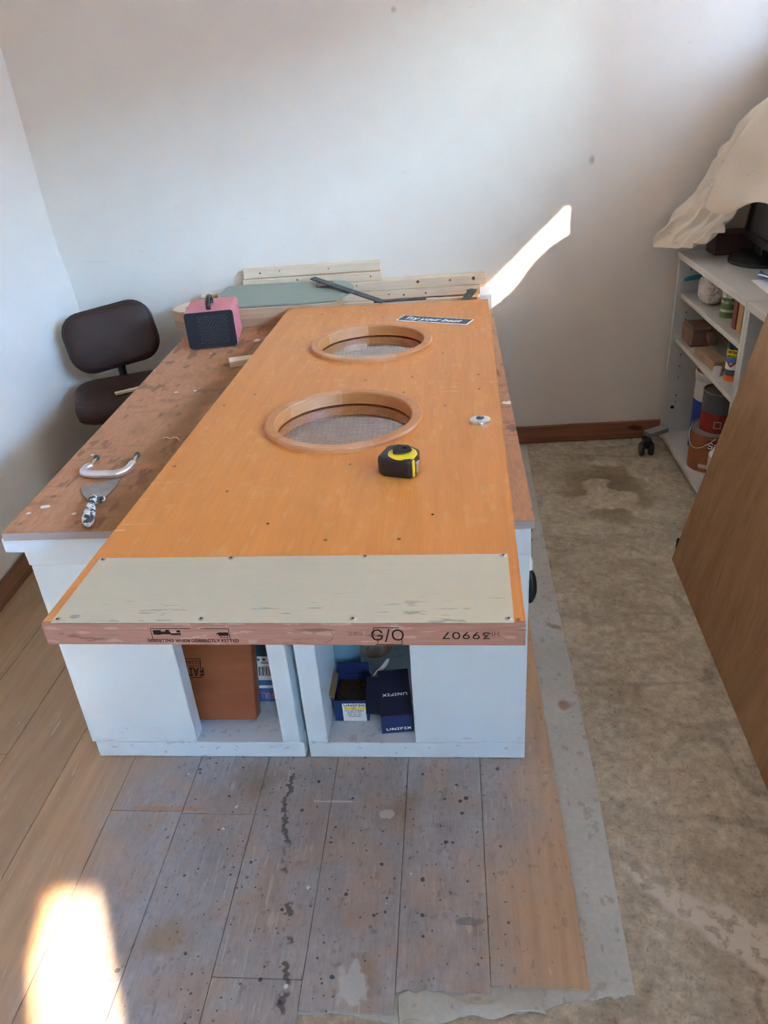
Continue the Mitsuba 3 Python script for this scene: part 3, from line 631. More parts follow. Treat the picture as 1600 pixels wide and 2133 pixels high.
sm = [edge_bars([(0.180, -0.0100, 0.245, -0.0092), (0.262, -0.0100, 0.307, -0.0092), (0.180, -0.0340, 0.1808, -0.0092), (0.306, -0.030, 0.3068, -0.0092), (0.1835, -0.0215, 0.1965, -0.0125), (0.1965, -0.0205, 0.212, -0.0155), (0.204, -0.0180, 0.210, -0.0118), (0.212, -0.0220, 0.228, -0.0185), (0.222, -0.017, 0.228, -0.013), (0.289, -0.0235, 0.305, -0.0170), (0.286, -0.0205, 0.289, -0.0185), (0.291, -0.0275, 0.2935, -0.0255), (0.296, -0.0275, 0.2985, -0.0255), (0.301, -0.0275, 0.3035, -0.0255)]),
      edge_text("RESISTING WHEN CORRECTLY FITTED", 0.0056, 0.2455, -0.0330, bold=True, squash=1.02)]
obj("stamp", sm, "ink", door, label="worn black maker's stamp")
rg = Point(0, 0).buffer(0.0125, 24).difference(Point(0, 0).buffer(0.0119, 24)).intersection(sbox(-0.002, -0.02, 0.02, 0.02))
obj("stamp", [frame(prism(rg, 0.0003), dpt(0.458, 0, -0.0225), ER, EU), edge_text("202", 0.0065, 0.5055, -0.0190, squash=1.4), edge_text("HH", 0.009, 0.7145, -0.019, True), edge_text("#", 0.009, 0.704, -0.020)], "ink_faint", door, label="faded stamps")
# lock cylinder
lk = dpt(0.7095, 0.783)
key = obj("lock_cylinder", mv(lathe([(0, 0.0085), (0.019, 0.0085), (0.0245, 0.0065), (0.0250, 0.0050), (0.0250, 0.0), (0, 0)], 48), *lk), "bright_steel", door, 40, label="round satin lock rose with a keyway")
obj("keyway_plug", mv(lathe([(0, 0.0105), (0.0085, 0.0105), (0.0092, 0.0095), (0.0092, 0.0085), (0, 0.0085)], 24), lk[0], lk[1] + 0.003, lk[2]), "dark_metal", key, 40)
obj("thumb_turn", mv(cbox(0, 0, 0.0135, 0.0030, 0.013, 0.006, 0.001), lk[0], lk[1] + 0.003, lk[2], rz=35), "bright_steel", key)
# small screw holes
for a, b in ((0.712, 1.126), (0.711, 1.01), (0.607, 1.336), (0.612, 0.335), (0.30, 0.31)):
    obj("screw_hole", mv(lathe([(0, 0.0003), (0.0026, 0.0003), (0.0026, -0.001), (0, -0.001)], 10), *dpt(a, b)), "ink", door)

# timber packers below the door
for i, (a, w, y0, y1, lb) in enumerate([(None, 0.045, 0, 0, "short pine packer sticking out from under the door edge")]):
    p0, p1 = np.array([-0.748, 2.425, 0]), np.array([-0.30, 2.56, 0]); d = p1 - p0; L = np.linalg.norm(d)
    single("pine_packer", mv(cham(0, -0.024, 0, L, 0.024, 0.0215, 0.0015), *(p0 + [0, 0, 0.6702]), rz=math.degrees(math.atan2(d[1], d[0]))), "pine", "short pale pine packer sticking out from under the left edge of the door", "wood packer")
single("pine_packer", cham(-0.55, 1.40, 0.6702, 0.05, 1.445, 0.6918, 0.0015), "pine", "pale pine packer across the bench under the door", "wood packer")

# things lying on the door
t = thing("slogan_card", "narrow dark slate card reading Try your best lying near the far end of the door", "card")
sa, sb = np.array([0.447, 1.757]), np.array([0.6935, 1.660]); sd = (sb - sa); SL = np.linalg.norm(sd); ang = math.degrees(math.atan2(sd[1], sd[0]) + DT)
cen = dpt(*((sa + sb) / 2), 0)
def on_card(m): return mv(m, cen[0], cen[1], cen[2], rz=ang)
obj("card", on_card(cham(-SL / 2, -0.033, 0.0005, SL / 2, 0.033, 0.003, 0.0004)), "white", t)
obj("printed_face", on_card(cham(-SL / 2 + 0.004, -0.0295, 0.0029, SL / 2 - 0.004, 0.0295, 0.0033, 0.0001)), "slate", t)
obj("lettering", on_card(text("Try your best", 0.027, (-0.005, -0.001, 0.0033), (1, 0, 0), (0, 1, 0), 0.0004, True, shear=0.25, squash=0.9)), "white", t, label="white slanted lettering")
# tape measure
t = thing("tape_measure", "black and yellow tape measure lying on its side on the door", "tape measure")
c = dpt(0.5375, 0.5270, 0.0); TR = dict(x=c[0], y=c[1], z=c[2], rz=-18)
outline = Polygon([(-0.040, -0.026), (-0.040, 0.030), (-0.026, 0.041), (0.012, 0.042), (0.034, 0.030), (0.042, 0.006), (0.0405, -0.030), (0.030, -0.036), (-0.026, -0.036)]).buffer(-0.008).buffer(0.008, quad_segs=5)
def layered(poly, zs):
    V, F = [], []; N = 60
    for z, ins in zs:
        q = poly.buffer(-ins); L = q.exterior; s0 = L.project(Point(-0.06, 0.0)); pts = [L.interpolate((s0 + k / N * L.length) % L.length) for k in range(N)]; V += [(p.x, p.y, z) for p in pts]
    for i in range(len(zs) - 1):
        for j in range(N):
            k = (j + 1) % N; F += [(i * N + j, i * N + k, (i + 1) * N + k), (i * N + j, (i + 1) * N + k, (i + 1) * N + j)]
    n0 = len(V); z0, z1 = zs[0][0], zs[-1][0]; V += [(0, 0, z0), (0, 0, z1)]
    for j in range(N):
        k = (j + 1) % N; F += [(n0, k, j), (n0 + 1, (len(zs) - 1) * N + j, (len(zs) - 1) * N + k)]
    m = trimesh.Trimesh(V, F, process=False); m.fix_normals(); return m
obj("case", mv(layered(outline, [(0.0, 0.006), (0.004, 0.001), (0.010, 0.0), (0.033, 0.0), (0.039, 0.0015), (0.042, 0.006)]), **TR), "black", t, 40)
disc = affinity.translate(affinity.scale(Point(0, 0).buffer(0.0305, 24), 1.0, 1.0), 0.008, -0.003).union(Polygon([(0.030, -0.025), (0.0395, -0.024), (0.040, 0.002), (0.034, 0.012)]))
obj("yellow_face", mv(layered(disc, [(0.041, 0.0), (0.0432, 0.0002), (0.0440, 0.0015)]), **TR), "yellow", t, 40)
obj("mouth_strip", mv(cham(0.0385, -0.031, 0.004, 0.0425, -0.022, 0.0405, 0.0012), **TR), "yellow", t)
obj("tape_hook", mv(trimesh.util.concatenate([cham(0.0405, -0.017, 0.008, 0.0445, 0.0, 0.030, 0.0006)]), **TR), "bright_steel", t)
clip = Polygon([(-0.016, 0.006), (-0.010, 0.019), (0.012, 0.021), (0.026, 0.004), (0.022, -0.006), (0.000, -0.018), (-0.006, -0.016)]).buffer(0.001)
obj("belt_clip", mv(trimesh.util.concatenate([prism(clip.difference(Polygon([(0.004, 0.009), (0.012, 0.011), (0.016, 0.005), (0.007, 0.002)])), 0.0035, 0.0475), prism(Polygon([(-0.014, 0.008), (-0.009, 0.018), (0.004, 0.020), (0.000, 0.010)]), 0.006, 0.0425)]), **TR), "matt_black", t)

# ---------------------------------------------------------------- things on the worktop
BZ = 0.6701
t = thing("pull_handle", "satin aluminium pull handle with two bolts lying on the worktop", "door handle")
hp = smoothpath([(-0.8975, 1.6380, 0.681), (-0.9035, 1.620, 0.681), (-0.9000, 1.602, 0.681), (-0.882, 1.5925, 0.681), (-0.845, 1.588, 0.681), (-0.815, 1.5890, 0.681), (-0.7985, 1.600, 0.681), (-0.7920, 1.620, 0.681), (-0.7915, 1.6440, 0.681)], 44)
obj("bar", tube(hp, 0.0098, 14), "aluminium", t, 40)
for a, b in (((-0.8975, 1.635, 0.681), (-0.9030, 1.6880, 0.680)), ((-0.7917, 1.641, 0.681), (-0.8010, 1.6980, 0.680))):
    a, b = np.array(a), np.array(b)
    obj("bolt", tube([a, (a + b) / 2, b], 0.0032, 10), "bright_steel", t, 40); obj("nut", tube([b - (b - a) * 0.05, b + (b - a) * 0.10], 0.0068, 8), "dark_metal", t)
t = thing("filling_knife", "paint spattered filling knife with a wide steel blade lying on the worktop", "scraper")
bl = Polygon([(-0.8789, 1.5374), (-0.8016, 1.579), (-0.7960, 1.545), (-0.7965, 1.505), (-0.8005, 1.474), (-0.8330, 1.4685), (-0.8560, 1.4950), (-0.8720, 1.5190)])
obj("blade", prism(bl, 0.0012, BZ + 0.003), "blade", t)
obj("handle", tube(smoothpath([(-0.816, 1.474, BZ + 0.009), (-0.8115, 1.450, BZ + 0.012), (-0.801, 1.415, BZ + 0.0135), (-0.789, 1.375, BZ + 0.0145), (-0.7755, 1.3395, BZ + 0.0140)], 18), [0.0075, 0.009, 0.0105, 0.011, 0.0105, 0.010, 0.010, 0.0105, 0.011, 0.0115, 0.012, 0.0125, 0.013, 0.013, 0.013, 0.0125, 0.011, 0.007], 14), "spatter", t, 50)
obj("ferrule", tube([(-0.816, 1.478, BZ + 0.006), (-0.813, 1.462, BZ + 0.0095)], [0.012, 0.0118], 12), "blade", t, 40)
obj("dried_filler", mv(trimesh.creation.icosphere(2, 0.006), -0.797, 1.4665, BZ + 0.008), "spatter", t, True)
single("wood_shaving", tube(smoothpath([(-0.7715, 1.810, BZ + 0.004), (-0.762, 1.814, BZ + 0.006), (-0.752, 1.812, BZ + 0.003), (-0.744, 1.817, BZ + 0.004), (-0.733, 1.812, BZ + 0.003), (-0.7249, 1.800, BZ + 0.002)], 24), 0.0016, 6), "pine", "curled wood shaving on the worktop beside the door", "wood shaving", smooth=True)

# fan heater
t = thing("fan_heater", "small pink cube fan heater with a black grille on the far left of the worktop", "heater")
HR = dict(x=-0.860, y=2.640, z=BZ, rz=9.5)
hw, hd, hh = 0.176, 0.200, 0.130
obj("body", mv(frame(prism(rrect(hw, hh, 0.010), hd), (0, hd, hh / 2 + 0.004), (1, 0, 0), (0, 0, 1)), **HR), "heater_pink", t, 30)
fp = rrect(hw - 0.004, hh - 0.003, 0.010)
holes = []
for r in range(13):
    for cidx in range(9):
        x = -0.038 + cidx * 0.0115 + (0.00575 if r % 2 else 0); z = -0.046 + r * 0.0077
        if not (r < 2 and False): holes.append(affinity.scale(Point(x, z).buffer(0.0042, 3), 1.0, 0.62))
fp2 = fp.difference(shapely.union_all(holes))
obj("front_grille", mv(frame(prism(fp2, 0.004), (0, 0.001, hh / 2 + 0.004), (1, 0, 0), (0, 0, 1)), **HR), "matt_black", t)
obj("heating_element", mv(cham(-0.07, -0.0006, 0.012, 0.075, 0.0005, 0.122, 0.0001), **HR), "grille_grey", t)
obj("carry_handle", mv(tube(smoothpath([(0, 0.030, hh + 0.003), (0, 0.034, hh + 0.026), (0, 0.050, hh + 0.033), (0, 0.100, hh + 0.034), (0, 0.118, hh + 0.027), (0, 0.122, hh + 0.003)], 26), 0.0085, 10), **HR), "black", t, 40)
for sx, sy, sz in ((hw / 2, 0.03, 0.105), (hw / 2, 0.03, 0.02), (hw / 2, 0.17, 0.105), (hw / 2, 0.12, 0.03)):
    obj("screw", mv(mv(lathe([(0, 0.0015), (0.002, 0.0012), (0.003, 0), (0, 0)], 10), 0, 0, 0, ry=90), **{**HR, "x": HR["x"] + math.cos(math.radians(9.5)) * sx - math.sin(math.radians(9.5)) * sy, "y": HR["y"] + math.sin(math.radians(9.5)) * sx + math.cos(math.radians(9.5)) * sy, "z": BZ + sz}), "black", t)
for sx in (-0.07, 0.07):
    for sy in (0.02, 0.18): obj("foot", mv(cbox(sx, sy, 0.002, 0.016, 0.012, 0.004, 0.0005), **HR), "black", t)
obj("power_lead", mv(tube(smoothpath([(-0.07, hd, 0.02), (-0.095, hd - 0.03, 0.012), (-0.104, 0.13, 0.006), (-0.100, 0.10, 0.004)], 14), 0.0035, 8), **HR), "black", t, True)

# curved plywood former with a grey-green panel on it
t = thing("curved_former", "curved plywood former with rounded ends lying along the back of the worktop", "former")
out = Polygon([(-1.105, 2.990), (-1.100, 2.945), (-1.060, 2.910), (-0.95, 2.905), (-0.70, 2.918), (-0.52, 2.930), (-0.45, 2.955), (-0.43, 3.01), (-0.44, 3.09), (-0.50, 3.125), (-0.80, 3.115), (-1.04, 3.095), (-1.085, 3.06)]).buffer(-0.02).buffer(0.02, quad_segs=8)
ring = out.difference(out.buffer(-0.045))
obj("rim", prism(ring, 0.069, BZ), "former_ply", t); obj("rim_top", prism(ring, 0.003, BZ + 0.0691), "former_top", t)
single("green_panel", frame(prism(Polygon([(-0.90, 0.0), (-0.55, 0.006), (-0.435, 0.025), (-0.392, 0.08), (-0.385, 0.14), (-0.425, 0.185), (-0.50, 0.197), (-0.905, 0.197), (-0.935, 0.12)]).buffer(-0.02).buffer(0.02, quad_segs=6), 0.006), (0, 2.915, BZ + 0.0735), (1, 0, 0), (0, 0.978, 0.208)), "green_laminate", "grey green laminate panel lying on the curved former", "panel")
# straight bars
def bar(p0, p1, w, h):
    p0, p1 = np.array(p0, float), np.array(p1, float); d = p1 - p0; L = np.linalg.norm(d)
    return frame(cham(0, -w / 2, 0, L, w / 2, h, 0.0008), p0, d, np.cross(up, d))
single("metal_bar", bar((-0.553, 3.082, BZ + 0.135), (-0.262, 2.912, DZ - BZ + BZ + 0.0025), 0.034, 0.005), "dark_metal", "long dark flat metal bar slanting from the green panel down to the door end", "metal bar")
single("metal_bar", bar((-0.30, 2.945, BZ + 0.060), (-0.10, 2.955, BZ + 0.060), 0.016, 0.006), "dark_metal", "thin dark metal strip lying flat behind the far end of the door", "metal bar")
single("rubber_block", cham(-0.530, 3.035, BZ + 0.112, -0.470, 3.075, BZ + 0.124, 0.002), "brown_wood", "small dark brown block propping up the slanted metal bar on the green panel", "block")
single("metal_strap", bar((0.030, 2.985, BZ + 0.0172), (0.085, 3.09, BZ + 0.0565), 0.034, 0.004), "dark_metal", "short dark perforated metal strap at the far right corner of the worktop", "metal strap")
single("white_offcut", prism(Polygon([(0.108, 2.99), (0.151, 2.99), (0.151, 3.12), (0.143, 3.145), (0.112, 3.13)]), 0.055, BZ), "white", "white melamine offcut at the far right corner of the worktop", "offcut")
single("grey_lath", bar((-0.445, 2.93, BZ + 0.001), (-0.43, 2.935, BZ + 0.052), 0.02, 0.012), "oak_offcut", "short upright lath stub behind the door beside the green panel", "wood offcut")
single("wood_scrap", bar((-0.36, 3.0, BZ + 0.0003), (0.05, 3.03, BZ + 0.0003), 0.10, 0.016), "worktop", "pinkish plywood scrap lying behind the door against the pine battens", "plywood scrap")

# pine battens along the back wall, standing on edge
def batten(x0, x1, z0, z1, y_off, th, label, knots, tilt=0.0):
    t = thing("pine_batten", label, "batten")
    W2 = np.eye(4); W2[:3, 0], W2[:3, 1], W2[:3, 2], W2[:3, 3] = bdir, ldir, up, back0
    m = cham(x0, -y_off - th, z0, x1, -y_off, z1, 0.0025)
    if tilt:
        m = mv(m, 0, 0, 0, ry=0)
    m.apply_transform(W2); obj("timber", m, "pine", t)
    for kx, kz, r in knots:
        q = mv(lathe([(0, 0.0006), (r * 0.8, 0.0005), (r, 0), (0, 0)], 12), 0, 0, 0, rx=90); q = mv(q, kx, -y_off - th, kz); q.apply_transform(W2); obj("knot", q, "knot", t)
batten(-0.850, -0.288, 0.8062, 0.842, 0.004, 0.042, "upper of the two pale pine battens standing on the left against the back wall", [(-0.78, 0.826, 0.004), (-0.70, 0.83, 0.0025), (-0.50, 0.826, 0.0025)])
batten(-0.855, -0.285, 0.7685, 0.8042, 0.004, 0.050, "lower of the two pale pine battens standing on the left against the back wall", [(-0.63, 0.792, 0.0035), (-0.33, 0.786, 0.003)])
batten(-0.420, 0.134, 0.727, 0.7675, 0.004, 0.052, "longest pale pine batten against the back wall right of centre, with dark knots", [(-0.14, 0.754, 0.006), (-0.01, 0.752, 0.0045), (0.085, 0.753, 0.007), (-0.39, 0.754, 0.003)])
batten(-0.75, 0.112, 0.6905, 0.7265, 0.004, 0.056, "lowest pine batten lying behind the former and the metal bar", [(-0.20, 0.706, 0.004), (-0.11, 0.708, 0.0035), (0.06, 0.708, 0.0035), (-0.26, 0.712, 0.003)])
single("batten_bearer", cham(-1.02, 3.12, BZ, 0.10, 3.150, BZ + 0.020, 0.001), "pine", "thin pine strip lying on the worktop under the stacked battens", "batten")
G = [[(-0.985, 3.105, BZ + 0.0), (-0.985, 3.11, BZ + 0.06), (-0.97, 3.115, BZ + 0.078)]]
single("sawn_board", bar((-1.03, 3.128, BZ + 0.076), (-0.845, 3.140, BZ + 0.088), 0.045, 0.010), "pine", "rough sawn pale board end at the left of the stacked battens", "wood offcut")

# ---------------------------------------------------------------- chair in the corner
t = thing("swivel_chair", "old brown vinyl swivel chair in the corner behind the worktop", "chair")
CHR = 24
def pad(w, h, d, r, cx=0.25):
    return layered(rrect(w, h, r, 10), [(-d / 2, 0.016), (-d * 0.34, 0.004), (-d * 0.1, 0.0), (d * 0.1, 0.0), (d * 0.30, 0.006), (d * 0.45, 0.020), (d / 2, 0.05)])
def cpos(m): return mv(m, -1.322, 2.83, 0, rz=CHR)
back = frame(pad(0.35, 0.235, 0.05, 0.080), (0, 0, 0), (1, 0, 0), (0, 0, 1))
bb = back.vertices.copy(); back.vertices[:, 1] += 0.22 * (bb[:, 0] ** 2) * -1.0
BK = dict(x=0.0, y=0.115, z=0.652, rx=-8, ry=-7)
obj("backrest", cpos(mv(back, **BK)), "vinyl", t, 50)
pp = rrect(0.352, 0.237, 0.081, 10).exterior; pts = [pp.interpolate(s, normalized=True) for s in np.linspace(0, 1, 60)]
pipe = tube([(p.x, 0.004 - 0.22 * p.x ** 2, p.y) for p in pts], 0.004, 6); obj("piping", cpos(mv(pipe, **BK)), "black", t + "__backrest", True)
obj("back_bracket", cpos(tube([(0.01, 0.13, 0.60), (0.01, 0.145, 0.50), (0.01, 0.12, 0.43), (0.01, 0.02, 0.405)], 0.016, 8)), "black", t, 40)
seat = pad(0.42, 0.40, 0.07, 0.10)
obj("seat", cpos(mv(seat, 0.02, -0.045, 0.455)), "vinyl", t, 50)
obj("seat_pan", cpos(mv(layered(rrect(0.41, 0.39, 0.10), [(0, 0.05), (0.018, 0.0), (0.024, 0.0)]), 0.02, -0.045, 0.402)), "black", t, 40)
obj("post", cpos(mv(lathe([(0, 0), (0.024, 0), (0.024, 0.30), (0, 0.30)], 20), 0, -0.06, 0.11)), "black", t, 40)
for k in range(5):
    a = k * 2 * math.pi / 5 + 0.5
    lg = obj("leg", cpos(tube([(0.02 * math.cos(a), -0.06 + 0.02 * math.sin(a), 0.12), (0.12 * math.cos(a), -0.06 + 0.12 * math.sin(a), 0.10), (0.22 * math.cos(a), -0.06 + 0.22 * math.sin(a), 0.07)], [0.018, 0.016, 0.013], 8)), "black", t, 40)
    obj("caster", cpos(mv(mv(lathe([(0, -0.011), (0.022, -0.011), (0.025, -0.006), (0.025, 0.006), (0.022, 0.011), (0, 0.011)], 16), 0, 0, 0, ry=90), 0.22 * math.cos(a), -0.06 + 0.22 * math.sin(a), 0.026, )), "black", lg, 40)
single("wood_offcut", mv(cham(0, -0.012, 0, 0.16, 0.012, 0.010, 0.002), -1.295, 2.69, 0.4925, rz=35), "pine", "pale wood offcut lying on the chair seat", "wood offcut")

# ---------------------------------------------------------------- bookcases on the right
BX0, BX1 = 0.905, 1.212
def bookcase(label, y0, y1, shelves, ztop=0.800):
    t = thing("bookcase", label, "bookcase")
    obj("end_panel", cham(BX0 + 0.002, y1 - 0.022, 0.0, BX1, y1, ztop - 0.025, 0.001), "shelf_white", t)
    obj("end_panel", cham(BX0 + 0.002, y0, 0.0, BX1, y0 + 0.022, ztop - 0.025, 0.001), "shelf_white", t)
    obj("top", cham(BX0 - 0.002, y0, ztop - 0.0248, BX1, y1, ztop, 0.0015), "shelf_white", t)
    obj("bottom", cham(BX0 + 0.004, y0 + 0.0222, 0.012, BX1 - 0.008, y1 - 0.0222, 0.032, 0.001), "shelf_white", t)
    obj("back", cham(BX1 - 0.006, y0 + 0.0222, 0.012, BX1 - 0.001, y1 - 0.0222, ztop - 0.026, 0.0005), "shelf_white", t)
    obj("plinth", cham(BX0 + 0.02, y0 + 0.0222, -0.0098, BX1 - 0.01, y1 - 0.0222, 0.0115, 0.001), "grey_plastic", t)
    for z in shelves: obj("shelf", cham(BX0 + 0.022, y0 + 0.0222, z - 0.018, BX1 - 0.007, y1 - 0.0222, z, 0.001), "shelf_white", t)
    return t
b1 = bookcase("white bookcase against the back wall with paint tins on its lowest shelf", 2.437, 3.238, [0.638, 0.453])
for z in (0.73, 0.70, 0.56, 0.53, 0.38, 0.33, 0.28, 0.20, 0.17):
    obj("shelf_pin_hole", mv(mv(lathe([(0, 0.0004), (0.003, 0.0004), (0.003, 0), (0, 0)], 8), 0, 0, 0, rx=90), 0.955, 3.2160, z), "ink", b1)
obj("cable_hole", mv(mv(lathe([(0, 0.0004), (0.008, 0.0004), (0.008, 0), (0, 0)], 12), 0, 0, 0, rx=90), 0.945, 3.2160, 0.145), "ink", b1)
bookcase("white bookcase nearer the camera behind the leaning wooden board", 0.12, 2.434, [0.60, 0.40], 0.796)

# castor foot of a stand poking out from under the bookcase
t = thing("castor_foot", "grey stand foot with a black castor poking out beside the bookcase", "castor")
obj("foot_bar", bar((0.815, 3.085, 0.068), (0.900, 3.125, 0.075), 0.045, 0.020), "grey_plastic", t)
obj("yoke", cham(0.795, 3.046, 0.025, 0.83, 3.085, 0.067, 0.003), "black", t)
for s in (0.786, 0.826):
    obj("wheel", mv(mv(lathe([(0, -0.008), (0.026, -0.008), (0.030, -0.004), (0.030, 0.004), (0.026, 0.008), (0, 0.008)], 24), 0, 0, 0, ry=90), s + 0.006, 3.062, 0.0205), "black", t, 40)

# shelf contents
Z1s, Z2s, Z3s = 0.6382, 0.4532, 0.0322
t = thing("hand_brush", "teal plastic brush lying on the top shelf of the bookcase", "brush")
obj("handle", tube(smoothpath([(0.928, 3.195, Z1s + 0.058), (0.96, 3.19, Z1s + 0.066), (1.02, 3.185, Z1s + 0.068)], 12), [0.006, 0.008, 0.009, 0.009, 0.009, 0.009, 0.009, 0.009, 0.009, 0.009, 0.009, 0.009], 8), "teal_plastic", t, True)
obj("head", cham(1.0, 3.13, Z1s + 0.06, 1.11, 3.19, Z1s + 0.105, 0.008), "teal_plastic", t)
obj("bristles", cham(1.005, 3.135, Z1s + 0.0, 1.105, 3.185, Z1s + 0.06, 0.004), "tub_blue", t)
def blob(c, r, seed, amp, freq=18):
    m = trimesh.creation.icosphere(4, 1.0); v = m.vertices
    k = 1 + amp * (meshkit.fbm(v * 2.2 + seed, 3, seed) - 0.5) * 2 + amp * 0.5 * (np.abs(meshkit.noise(v * 6 + seed, seed) - 0.5) * 2 - 0.5)
    m.vertices = v * k[:, None] * np.array(r) + np.array(c); m.vertices[:, 2] = np.maximum(m.vertices[:, 2], c[2] - r[2] * 0.92); return m
single("plastic_bag", blob((0.990, 3.035, Z1s + 0.058), (0.052, 0.075, 0.0625), 3, 0.22), "bag", "crumpled pale plastic bag on the top shelf of the bookcase", "bag", smooth=25)
def can(name, label, cat, x, y, z, r, h, bands, lid=None, n=36):
    t = thing(name, label, cat)
    for i, (a, b, m) in enumerate(bands):
        obj("body" if i == 0 else "band", mv(lathe([(0, a * h), (r, a * h), (r, b * h), (0, b * h)], n), x, y, z), m, t, 40)
    if lid: obj("lid", mv(lathe(lid[0], n), x, y, z), lid[1], t, 40)
    return t
t = can("tall_tin", "green and cream tin with a red lid on the top shelf of the bookcase", "tin", 1.000, 2.845, Z1s, 0.034, 0.115, [(0, 0.18, "tin_green"), (0.18, 0.26, "tin_cream"), (0.26, 0.62, "tin_green"), (0.62, 1.0, "tin_cream")], ([(0, 0.138), (0.031, 0.138), (0.035, 0.133), (0.035, 0.1152), (0, 0.1152)], "red_lid"))
def wrap_text(s, h, c, r, ang, z, **kw):
    m = meshkit.text_mesh(s, h, 0.0006, kw.pop("bold", True)); m = m.subdivide_to_size(h * 0.4) if 0 else m
    b = m.bounds; m.apply_translation([-(b[0][0] + b[1][0]) / 2, -h / 2, 0]); sq = kw.get("squash", 1.0)
    v = m.vertices.copy(); th = v[:, 0] * sq / r + ang; rr = r + v[:, 2] + 0.0002
    m.vertices = np.c_[c[0] + rr * np.cos(th), c[1] + rr * np.sin(th), z + v[:, 1]]; return m
FA = math.radians(250)
obj("lettering", [wrap_text("100", 0.019, (1.000, 2.845), 0.034, FA - 0.2, Z1s + 0.082), wrap_text("WOOD FILLER", 0.009, (1.000, 2.845), 0.034, FA - 0.1, Z1s + 0.055)], "white", t)
for (x, y, th, w, h, m, lb, rz) in [(0.962, 2.690, 0.030, 0.13, 0.128, "book_red", "dark red upright book on the top shelf of the bookcase", 3), (0.965, 2.645, 0.042, 0.14, 0.137, "book_tan", "tan upright book on the top shelf of the bookcase", 0), (0.985, 2.600, 0.030, 0.14, 0.134, "book_dark", "dark brown upright book at the end of the top shelf of the bookcase", 0)]:
    t = thing("book", lb, "book", "upright books on the top shelf")
    obj("cover", mv(frame(prism(sbox(0, -th / 2, w, th / 2).difference(sbox(0.004, -th / 2 + 0.003, w + 1, th / 2 - 0.003)), h), (0, 0, 0), (1, 0, 0), (0, 1, 0)), x, y, Z1s, rz=rz), m, t)
    obj("pages", mv(cham(0.0042, -th / 2 + 0.0031, 0.002, w - 0.004, th / 2 - 0.0031, h - 0.003, 0.0002), x, y, Z1s, rz=rz), "paper", t)
t = thing("tube_carton", "white printed carton squeezed beside the books on the top shelf of the bookcase", "carton")
obj("carton", cham(0.958, 2.552, Z1s, 1.02, 2.578, Z1s + 0.092, 0.001), "paper", t)
obj("print", bars([(-0.009, 0.006 + 0.009 * i, 0.007, 0.0085 + 0.009 * i) for i in range(9)], (0.958, 2.565, Z1s), (0, -1, 0), (0, 0, 1)), "grille_grey", t)
t = thing("wooden_mallet", "brown wooden mallet lying on the middle shelf of the bookcase", "mallet")
obj("head", cham(0.937, 3.07, Z2s, 1.03, 3.19, Z2s + 0.084, 0.012), "brown_wood", t)
obj("handle", bar((1.02, 3.08, Z2s + 0.045), (1.000, 2.975, Z2s + 0.036), 0.032, 0.022), "brown_wood", t)
single("oak_block", mv(cham(-0.03, -0.10, 0, 0.03, 0.10, 0.036, 0.003), 0.968, 2.872, Z2s + 0.0001, rz=4), "oak_offcut", "chunky wood offcut beside the mallet on the middle shelf", "wood offcut")
single("white_rag", blob((1.035, 2.80, Z2s + 0.05), (0.030, 0.04, 0.054), 8, 0.25), "white", "small white rag behind the spray can on the middle shelf", "rag", smooth=25)
t = can("spray_can", "navy adhesive spray can with a yellow band and orange base on the middle shelf", "spray can", 0.985, 2.690, Z2s, 0.027, 0.150, [(0, 0.14, "orange"), (0.14, 0.28, "tin_grey"), (0.28, 0.44, "white"), (0.44, 0.58, "can_blue"), (0.58, 0.76, "yellow"), (0.76, 1.0, "can_navy")], ([(0, 0.178), (0.017, 0.178), (0.022, 0.170), (0.024, 0.1502), (0, 0.1502)], "can_navy"))
obj("lettering", [wrap_text("MITRE", 0.010, (0.985, 2.690), 0.027, FA - 0.35, Z2s + 0.105, squash=0.85), wrap_text("ADHESIVE", 0.0055, (0.985, 2.690), 0.027, FA - 0.35, Z2s + 0.091)], "ink", t)
def chevron(c, r, ang, z):
    m = prism(Polygon([(-0.017, 0.010), (0, -0.006), (0.017, 0.010), (0.017, 0.001), (0, -0.016), (-0.017, 0.001)]), 0.0006); m = m.subdivide().subdivide(); v = m.vertices; th = v[:, 0] / r + ang
    m.vertices = np.c_[c[0] + (r + 0.0003 + v[:, 2]) * np.cos(th), c[1] + (r + 0.0003 + v[:, 2]) * np.sin(th), z + v[:, 1]]; return m
obj("chevron", chevron((0.985, 2.690), 0.027, FA - 0.35, Z2s + 0.066), "red_lid", t)
can("white_pot", "white pot with a pale lid right of the spray can on the middle shelf", "pot", 1.02, 2.595, Z2s, 0.038, 0.09, [(0, 0.6, "matt_black"), (0.6, 1.0, "tub_white")], ([(0, 0.112), (0.036, 0.112), (0.040, 0.106), (0.040, 0.0902), (0, 0.0902)], "white"))
single("clear_cap", mv(lathe([(0, 0), (0.016, 0), (0.014, 0.03), (0, 0.032)], 20), 0.950, 2.742, Z2s), "tub_white", "small translucent cap in front of the white rag on the middle shelf", "cap", smooth=40)
